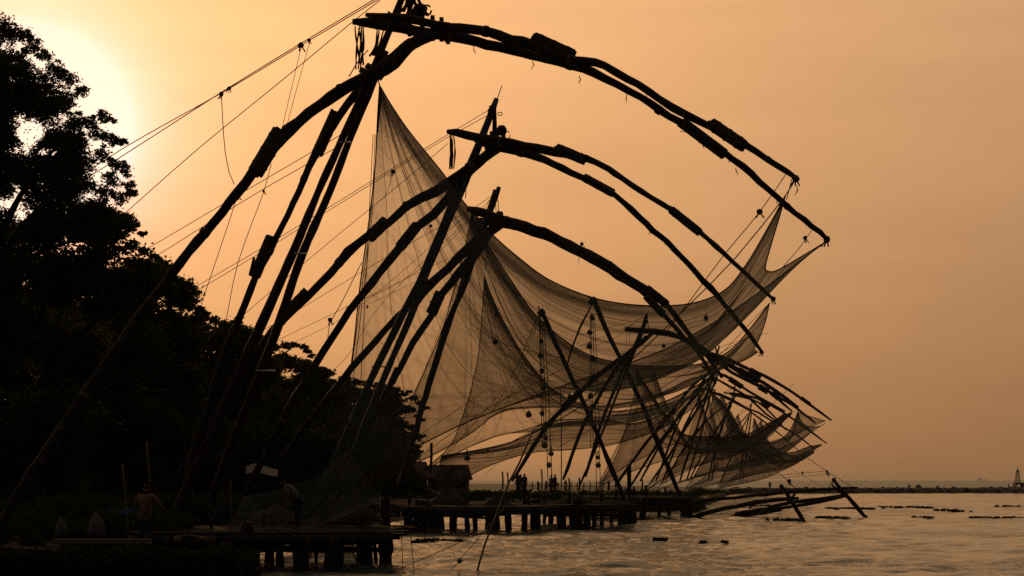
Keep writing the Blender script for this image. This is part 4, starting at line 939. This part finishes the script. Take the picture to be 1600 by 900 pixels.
# ------------------------------------------------------------------ people
def skinned(name, verts, edges, radii, m, parent, root=0, sub=1):
    me = bpy.data.meshes.new(name); me.from_pydata(verts, edges, []); o = bpy.data.objects.new(name, me); C.objects.link(o)
    sk = o.modifiers.new('skin', 'SKIN'); sk.use_smooth_shade = True
    for i, r in enumerate(radii): me.skin_vertices[0].data[i].radius = (r, r) if not isinstance(r, tuple) else r
    for i in range(len(verts)): me.skin_vertices[0].data[i].use_root = (i == root)
    ss = o.modifiers.new('subdivision', 'SUBSURF'); ss.levels = sub; ss.render_levels = sub
    me.materials.append(m); o.parent = parent; return o
def person(label, loc, facing, shirt='shirt', bend=0.0, arms=((.30, .02), (.30, .02)), scale=1.0, group=None, trousers='cloth', hands=True):
    """facing: heading; bend: forward lean in radians; arms: per side (outward, forward) of the hand from the shoulder"""
    t = thing('person', label, 'person', loc, group); t.rotation_euler = (0, 0, facing); t.scale = (scale,) * 3
    cb, sb = math.cos(bend), math.sin(bend)
    def up(p):                                   # lean the upper body about the hips
        x, y, z = p; z -= .92; return (x, y * cb + z * sb, .92 - y * sb + z * cb)
    V = [(0, 0, .92), up((0, .01, 1.15)), up((0, 0, 1.36)), up((0, .0, 1.48)), up((0, .015, 1.55)), up((0, .02, 1.63)), up((0, .01, 1.69))]
    Rr = [.13, .115, .135, .055, .075, .088, .055]; E_ = [(0, 1), (1, 2), (2, 3), (3, 4), (4, 5), (5, 6)]
    def addv(p, r, par): V.append(p); Rr.append(r); E_.append((par, len(V) - 1)); return len(V) - 1
    addv(up((0, .115, 1.60)), .014, 5)           # nose
    addv(up((.085, .0, 1.60)), .016, 5); addv(up((-.085, .0, 1.60)), .016, 5)    # ears
    sl_ = {}
    for s, (ou, fw) in zip((-1, 1), arms):
        sh = addv(up((s * .185, 0, 1.41)), .062, 2)
        el = (s * (.20 + ou * .45), -.02 + fw * .4, 1.13); wr = (s * (.19 + ou * .55), .04 + fw, .90 + fw * .55)
        e = addv(up(el), .043, sh); w = addv(up(wr), .030, e)
        dv = Vector(wr) - Vector(el); dv.normalize()
        h = addv(up(tuple(Vector(wr) + dv * .07)), .034, w)
        if hands:
            for k in range(4):
                q = Vector(wr) + dv * .10 + Vector((0, (k - 1.5) * .02, 0)); q2 = q + dv * (.055 + .012 * (k in (1, 2))) + Vector((-s * .015, 0, 0))
                f = addv(up(tuple(q)), .010, h); addv(up(tuple(q2)), .008, f)
            f = addv(up(tuple(Vector(wr) + dv * .04 + Vector((0, .04, 0)))), .011, w); addv(up(tuple(Vector(wr) + dv * .09 + Vector((-s * .01, .055, 0)))), .009, f)
        sl_[s] = (up((s * .185, 0, 1.41)), up(el))
        hp = addv((s * .095, 0, .86), .10, 0); kn = addv((s * .11, .02, .48), .062, hp); an = addv((s * .115, 0, .09), .042, kn); addv((s * .125, .13, .035), .036, an)
    skinned('body', V, E_, Rr, M['skin'], t)
    sv = [up((0, 0, .90)), up((0, .01, 1.14)), up((0, 0, 1.37)), up((0, 0, 1.45))]; se = [(0, 1), (1, 2), (2, 3)]; sr = [.165, .155, .165, .085]
    for s in (-1, 1):
        a, b = sl_[s]; sv += [a, tuple(Vector(a).lerp(Vector(b), .75))]; k = len(sv); se += [(2, k - 2), (k - 2, k - 1)]; sr += [.088, .072]
    skinned('shirt', sv, se, sr, M[shirt], t)
    tv = [(0, 0, .93)]; te = []; trr = [.155]
    for s in (-1, 1):
        tv += [(s * .10, 0, .84), (s * .112, .02, .48), (s * .115, 0, .12)]; k = len(tv); te += [(0, k - 3), (k - 3, k - 2), (k - 2, k - 1)]; trr += [.118, .085, .068]
    skinned('trousers', tv, te, trr, M[trousers], t)
    skinned('hair', [up((0, -.012, 1.60)), up((0, -.005, 1.68)), up((0, .03, 1.725))], [(0, 1), (1, 2)], [.088, .092, .05], M['hair'], t)
    return t
p1 = at(232, 860, 50)
person('man in a tan shirt with his back turned, standing in the shadows at lower left', (p1.x, 49.6, .66), math.radians(-12), 'shirt', .08, ((.25, .10), (.55, .22)))
p2 = at(466, 838, 54)
person('man in a pale shirt bending forward behind the hanging net on the near jetty', (p2.x, 54, 1.12), math.radians(80), 'pale', .75, ((.1, .3), (.1, .25)), .92)
for k, (px, ytop, D, lab) in enumerate(((809, 737, 150, 'dark figure standing tall on the far bank, leftmost of the three beside the leaning pole'), (813.5, 741, 152, 'shorter dark figure in the middle of the three on the far bank'), (819.5, 740, 150, 'dark figure on the far bank, rightmost of the three beside the leaning pole'), (861.5, 742, 156, 'dark figure under the hanging stones, left one of the close pair'), (867, 741, 157, 'dark figure under the hanging stones, right one of the close pair'))):
    z = at(px, ytop, D).z
    person(lab, ((px - 800) / F * D, D, z - 1.72), random.uniform(0, 6), 'cloth', 0, ((.15, .03), (.18, .05)), 1.0, 'people standing on the far bank', hands=True)
for k, (px, ytop, D, sh, lab) in enumerate(((1420.5, 756.5, 372, 'cloth', 'small dark figure standing on the breakwater, leftmost one'), (1464.5, 757.5, 374, 'cloth', 'small dark figure on the breakwater beside a companion in pale clothes'), (1467, 760.5, 372.5, 'pale', 'small figure in pale clothes low on the breakwater'), (1488.5, 759, 377, 'cloth', 'small lone figure on the breakwater half hidden behind its crest'), (1576, 755, 380, 'cloth', 'small dark figure on the breakwater next to the beacon'), (1203, 752, 358, 'cloth', 'small figure on the breakwater beneath the farthest net'))):
    z = at(px, ytop, D).z
    person(lab, ((px - 800) / F * D, D, z - 1.72), random.uniform(0, 6), sh, 0, ((.15, .03), (.18, .05)), 1.0, 'people on the breakwater', trousers=sh)

# ------------------------------------------------------------------ beacon, ship, boulder
def beacon():
    D = 384; b = on_water(1590, D, 0)
    R = thing('beacon', 'lattice beacon tower on a low platform at the end of the breakwater, right edge', 'beacon', b)
    k = D / F
    zt = CAM_H - (757 - HOR) * k
    MB().box(Vector((b.x + .5, D, zt + .16)), 2.3, 2.0, .38).build('platform', M['rock'], R, False)
    for (dx, dy) in ((-.55, -.6), (.9, -.6), (-.55, .6), (.9, .6)):
        MB().tube([Vector((b.x + dx, D + dy, -.5)), Vector((b.x + dx, D + dy, zt))], .26 if dx < 0 else .2, 8).build('pillar', M['wall' if dx < 0 else 'rock'], R)
    z0, z1 = zt + .35, CAM_H + (HOR - 737) * k; zm = CAM_H + (HOR - 728) * k
    w0, w1 = .52, .2
    cs = []
    for sx in (-1, 1):
        for sy in (-1, 1):
            MB().tube([Vector((b.x + sx * w0, D + sy * w0, z0)), Vector((b.x + sx * w1, D + sy * w1, z1))], .05, 5).build('corner_post', M['ship'], R)
    n = 4
    for i in range(n + 1):
        t = i / n; w = w0 + (w1 - w0) * t; z = z0 + (z1 - z0) * t
        mb = MB()
        for sy in (-1, 1):
            mb.tube([Vector((b.x - w, D + sy * w, z)), Vector((b.x + w, D + sy * w, z))], .035, 4); mb.tube([Vector((b.x + sy * w, D - w, z)), Vector((b.x + sy * w, D + w, z))], .035, 4)
        mb.build('ring', M['ship'], R)
        if i < n:
            t2 = (i + 1) / n; w2 = w0 + (w1 - w0) * t2; z2 = z0 + (z1 - z0) * t2
            for sy in (-1, 1):
                MB().tube([Vector((b.x - w, D + sy * w, z)), Vector((b.x + w2, D + sy * w2, z2))], .03, 4).build('brace', M['ship'], R)
                MB().tube([Vector((b.x + w, D + sy * w, z)), Vector((b.x - w2, D + sy * w2, z2))], .03, 4).build('brace', M['ship'], R)
    MB().box(Vector((b.x, D, z1 + .05)), .8, .8, .12).build('gallery', M['ship'], R, False)
    MB().tube([Vector((b.x, D, z1 + .1)), Vector((b.x, D, z1 + .45))], [.22, .18], 8).build('lantern', M['ship'], R)
    MB().tube([Vector((b.x, D, z1 + .45)), Vector((b.x, D, zm))], [.05, .02], 5).build('finial', M['ship'], R)
beacon()
def ship():
    D = 13000; k = D / F; b = on_water(1535, D, 0)
    R = thing('ship', 'faint hazy ship on the horizon at right', 'ship', b)
    L_ = 17 * k
    hull = MB()
    V = []; 
    for i, t in enumerate(np.linspace(-.5, .5, 9)):
        w = 3.6 * (1 - max(0, (t - .3) / .2) ** 2 * .9) * (1 if t > -.45 else .7); sheer = 1.5 * max(0, t - .2) * 4
        for (y, z) in ((-w, -1), (-w * 1.1, 5 + sheer), (w * 1.1, 5 + sheer), (w, -1)): V.append(Vector((b.x + t * L_, D + y, z)))
    hull.quads(V, [(i * 4 + j, (i + 1) * 4 + j, (i + 1) * 4 + j + 1, i * 4 + j + 1) for i in range(8) for j in range(3)] + [(0, 1, 2, 3), (35, 34, 33, 32)])
    hull.build('hull', M['ship'], R, False)
    for (dx, w, z0, z1) in ((-.22, .34, 5, 11), (-.22, .24, 11, 15), (-.24, .12, 15, 20)): MB().box(Vector((b.x + dx * L_, D, (z0 + z1) / 2)), w * L_, 6, z1 - z0).build('deckhouse', M['shipw'], R, False)
    for dx in (.1, .3): MB().tube([Vector((b.x + dx * L_, D, 5)), Vector((b.x + dx * L_, D, 15))], .6, 6).build('derrick', M['ship'], R)
    MB().tube([Vector((b.x - .12 * L_, D, 11)), Vector((b.x - .12 * L_, D, 19))], 1.6, 8).build('funnel', M['ship'], R)
ship()
mb = MB(); c = at(1435, 761.5, 373); mb.org = c; mb.rock(c, .55, 3, (1.1, 1, 1), 10, 7)
tag(mb.build('boulder', M['rock']), 'blunt boulder standing proud on the breakwater crest right of the leftmost figure', 'boulder')

# ------------------------------------------------------------------ house and small things on the bank
def house(label, x0, x1, yroof, yeave, ybase, D, wall='wall'):
    k = D / F; xa, xb = (x0 - 800) * k, (x1 - 800) * k; zr, ze, zb = (CAM_H - (y - HOR) * k for y in (yroof, yeave, ybase))
    R = thing('house', label, 'house', Vector(((xa + xb) / 2, D, zb)), 'houses on the far bank'); dep = (xb - xa) * .7; cx = (xa + xb) / 2
    w = MB().box(Vector((cx, D, (zb + ze) / 2 - .3)), (xb - xa) * .86, dep * .86, ze - zb + .6); w.build('wall', M[wall], R, False)
    rf = MB(); ov = .0
    rf.quads([Vector((xa, D - dep / 2, ze - .1)), Vector((xb, D - dep / 2, ze - .1)), Vector((xb - .4, D, zr)), Vector((xa + .4, D, zr)), Vector((xa, D + dep / 2, ze - .1)), Vector((xb, D + dep / 2, ze - .1)),
              Vector((xa, D - dep / 2, ze - .25)), Vector((xb, D - dep / 2, ze - .25)), Vector((xa, D + dep / 2, ze - .25)), Vector((xb, D + dep / 2, ze - .25))],
             [(0, 1, 2, 3), (5, 4, 3, 2), (0, 3, 4), (1, 5, 2), (6, 7, 1, 0), (9, 8, 4, 5), (7, 9, 5, 1), (8, 6, 0, 4), (6, 8, 9, 7)])
    ro = rf.build('roof', M['tile'], R, False)
    n = 9
    for i in range(n):
        t = (i + .5) / n; z = ze - .1 + (zr - ze + .1) * t; y = D - dep / 2 * (1 - t)
        MB().box(Vector((cx, y - .02, z + .05)), (xb - xa) - .8 * t, dep / 2 / n * 1.15, .05, rx=math.atan2(zr - ze, dep / 2)).build('shingle', M['tile'], ro, False)
    yf = D - dep * .43 - .02
    for fx in (.25, .75):
        q = MB().box(Vector((xa + (xb - xa) * fx, yf, (zb + ze) / 2)), 1.0, .08, 1.1).build('window', M['wood'], R, False)
        MB().box(Vector((xa + (xb - xa) * fx, yf - .05, (zb + ze) / 2)), .8, .03, .9).build('pane', M['dark'], q, False)
    MB().box(Vector((cx, yf, zb + .9)), .9, .08, 1.8).build('door', M['wood'], R, False)
house('tiled house with a sunlit tan wall at the bank, seen under the second net', 664, 738, 727, 746, 763, 190)
house('low dark hut left of the tiled house, half behind the hanging net', 600, 672, 722, 740, 764, 215, 'wood')
def blue_rail():
    k = 62 / F
    R = thing('painted_rail', 'long low blue painted rail behind the man in the tan shirt', 'railing', at(330, 806, 62))
    for (xa, xb) in ((152, 282), (334, 450), (545, 575)):
        a, b = at(xa, 800, 62), at(xb, 800, 62); MB().box((a + b) / 2, (b - a).length, .06, .15).build('board', M['blue'], R, False)
    for x in (156, 215, 278, 338, 392, 446, 550, 571):
        MB().tube([at(x, 800, 62.06), at(x, 838, 62.06)], .04, 6).build('post', M['wood'], R)
blue_rail()
# thin poles
def pole(label, x0, y0, x1, y1, D, r, m='wood'):
    b = at(x1, y1, D); mb = MB(); mb.org = b; mb.tube(spline([b, at((x0 + x1) / 2 + 1, (y0 + y1) / 2, D), at(x0, y0, D)], .3), r * D / F, 7, wob=.2, seed=x0)
    tag(mb.build('pole', M[m]), label, 'pole', 'poles stuck upright along the bank')
pole('pale thin leaning pole left of the man in the tan shirt', 191, 725, 201, 840, 52, 1.6, 'log_end')
pole('thin pale pole standing above the head of the man in the tan shirt', 229, 690, 235, 770, 60, 1.6, 'log_end')
pole('thin pole right of the two mast poles, below the pale tarpaulin', 360, 750, 361, 815, 58, 1.2, 'log_end')
pole('tall bare pole on the far bank left of the stone strings', 846, 733, 846, 765, 150, 1.2)
pole('bare pole on the far bank left of the three figures', 785, 737, 785, 765, 150, 1.3)
pole('shorter bare pole on the far bank near the three figures', 793, 738, 793, 765, 150, 1.2)
pole('stubby pole rising from the near trees\' foot by the tiled house', 674, 692, 672, 740, 185, 2.2)
for k, (x, y, lab) in enumerate(((840, 752, 'low stake on the far bank between the figures and the tall pole'), (853, 751, 'low stake left of the close pair of figures'), (884, 750, 'low stake right of the close pair of figures'), (889, 747, 'thin low stake right of the stone string'), (905, 746, 'stake between the lowered net\'s two poles'), (950, 752, 'stake left of the fat post on the middle jetty'), (1003, 748, 'stake among the leaning legs of the far nets'))):
    pole(lab, x, y, x, 766, 156, 1.3)
def fence():
    R = thing('railing', 'low wire railing along the far bank behind the jetties', 'railing', at(830, 765, 162))
    for x in np.linspace(822, 962, 15): MB().tube([at(x, 766, 162), at(x + .5, 753 + random.uniform(-1, 1), 162)], .05, 5).build('post', M['wood'], R)
    for y in (755, 759): MB().tube([at(820, y, 162), at(964, y + .5, 162)], .02, 4).build('wire', M['rope'], R)
fence()
# near clutter
def clutter():
    R = thing('cut_log', 'stout log with a pale sawn end lying on the near bank', 'log', at(296, 846, 49))
    a, b = at(278, 843, 48.2), at(330, 848, 50)
    MB().tube(spline([a, b], .2), 8 * 49 / F, 12, wob=.2).build('trunk', M['wood'], R)
    d = (b - a).normalized(); MB().tube([a - d * .012, a + d * .01], 7 * 49 / F, 12).build('sawn_end', M['log_end'], R)
    MB().tube([a + Vector((.2, 0, .105)), b + Vector((-.1, 0, .11))], 4 * 49 / F, 8, flat=.5).build('pale_strip', M['log_end'], R)  # paler strip laid along the top of the log
    mb = MB(); mb.org = at(160, 846, 48); mb.box(mb.org, 150 * 48 / F, .3, .12, 0); mb2 = mb
    tag(mb.build('beam', M['log_end'], None, False), 'long squared beam edge-on below the man in the tan shirt', 'beam')
    for (x, y, w, h, lab) in ((150, 840, 26, 40, 'larger pale upright sack on the near bank, left of the man'), (95, 840, 18, 34, 'smaller pale upright sack near the bottom left corner')):
        c = at(x, y, 49); k = 49 / F; m_ = MB(); m_.org = c
        V = []
        for i, (t, ww) in enumerate(((0, .5), (.35, .52), (.65, .4), (.88, .16), (1, .05))):
            for j in range(10):
                an = 2 * math.pi * j / 10; V.append(c + Vector((math.cos(an) * w * ww * k * (1 + .12 * math.sin(3 * an + i)), math.sin(an) * w * ww * k * .7, t * h * k)))
        m_.quads(V, [(i * 10 + j, i * 10 + (j + 1) % 10, (i + 1) * 10 + (j + 1) % 10, (i + 1) * 10 + j) for i in range(4) for j in range(10)] + [tuple(reversed(range(10))), tuple(range(40, 50))])
        tag(m_.build('sack', M['sackcloth']), lab, 'sack')
    m_ = MB(); c = at(412, 732, 92); m_.org = c; k = 92 / F
    V = [at(384 + 50 * u, 727 + 14 * v + 5 * abs(u - .35) * (1 - v) - 3 * math.sin(u * 5), 92 - 1.5 * v) for v in np.linspace(0, 1, 6) for u in np.linspace(0, 1, 12)]
    V2 = [p + Vector((0, .02, -.02)) for p in V]
    fq = [(j * 12 + i, j * 12 + i + 1, (j + 1) * 12 + i + 1, (j + 1) * 12 + i) for j in range(5) for i in range(11)]
    m_.quads(V, fq); m_.quads(V2, [tuple(reversed(q)) for q in fq])
    tag(m_.build('tarpaulin', M['pale']), 'pale tarpaulin slung among the dark trees above the bank', 'tarpaulin')
    for (x, y, w, lab) in ((300, 713, 22, 'narrow pale cloth strip hanging left of the mast poles'), (340, 711, 26, 'pale cloth strip hanging between the mast poles')):
        m_ = MB(); c = at(x, y, 88); m_.org = c
        V = [at(x - w / 2 + w * u, y - 2 + 4 * v + 2 * math.sin(u * 6), 88) + Vector((0, .03 * math.sin(u * 9), 0)) for v in (0, 1) for u in np.linspace(0, 1, 8)]
        m_.quads(V, [(i, i + 1, 9 + i, 8 + i) for i in range(7)]); m_.quads([p + Vector((0, .02, 0)) for p in V], [(8 + i, 9 + i, i + 1, i) for i in range(7)])
        tag(m_.build('cloth_strip', M['pale']), lab, 'cloth')
clutter()

# ------------------------------------------------------------------ haze over the water
def haze():
    m = bpy.data.materials.new('haze'); m.use_nodes = True; t = m.node_tree
    for n in list(t.nodes): t.nodes.remove(n)
    o = t.nodes.new('ShaderNodeOutputMaterial'); v = t.nodes.new('ShaderNodeVolumePrincipled')
    v.inputs['Color'].default_value = (0.92, 0.90, 0.88, 1); v.inputs['Density'].default_value = HAZE; v.inputs['Anisotropy'].default_value = 0.0
    t.links.new(v.outputs[0], o.inputs['Volume'])
    mb = MB(); mb.box(Vector((0, 7400, 14.5)), 24000, 15200, 33)
    h = mb.build('haze', m, None, False); h['kind'] = 'stuff'
HAZE = 0.00006
haze()
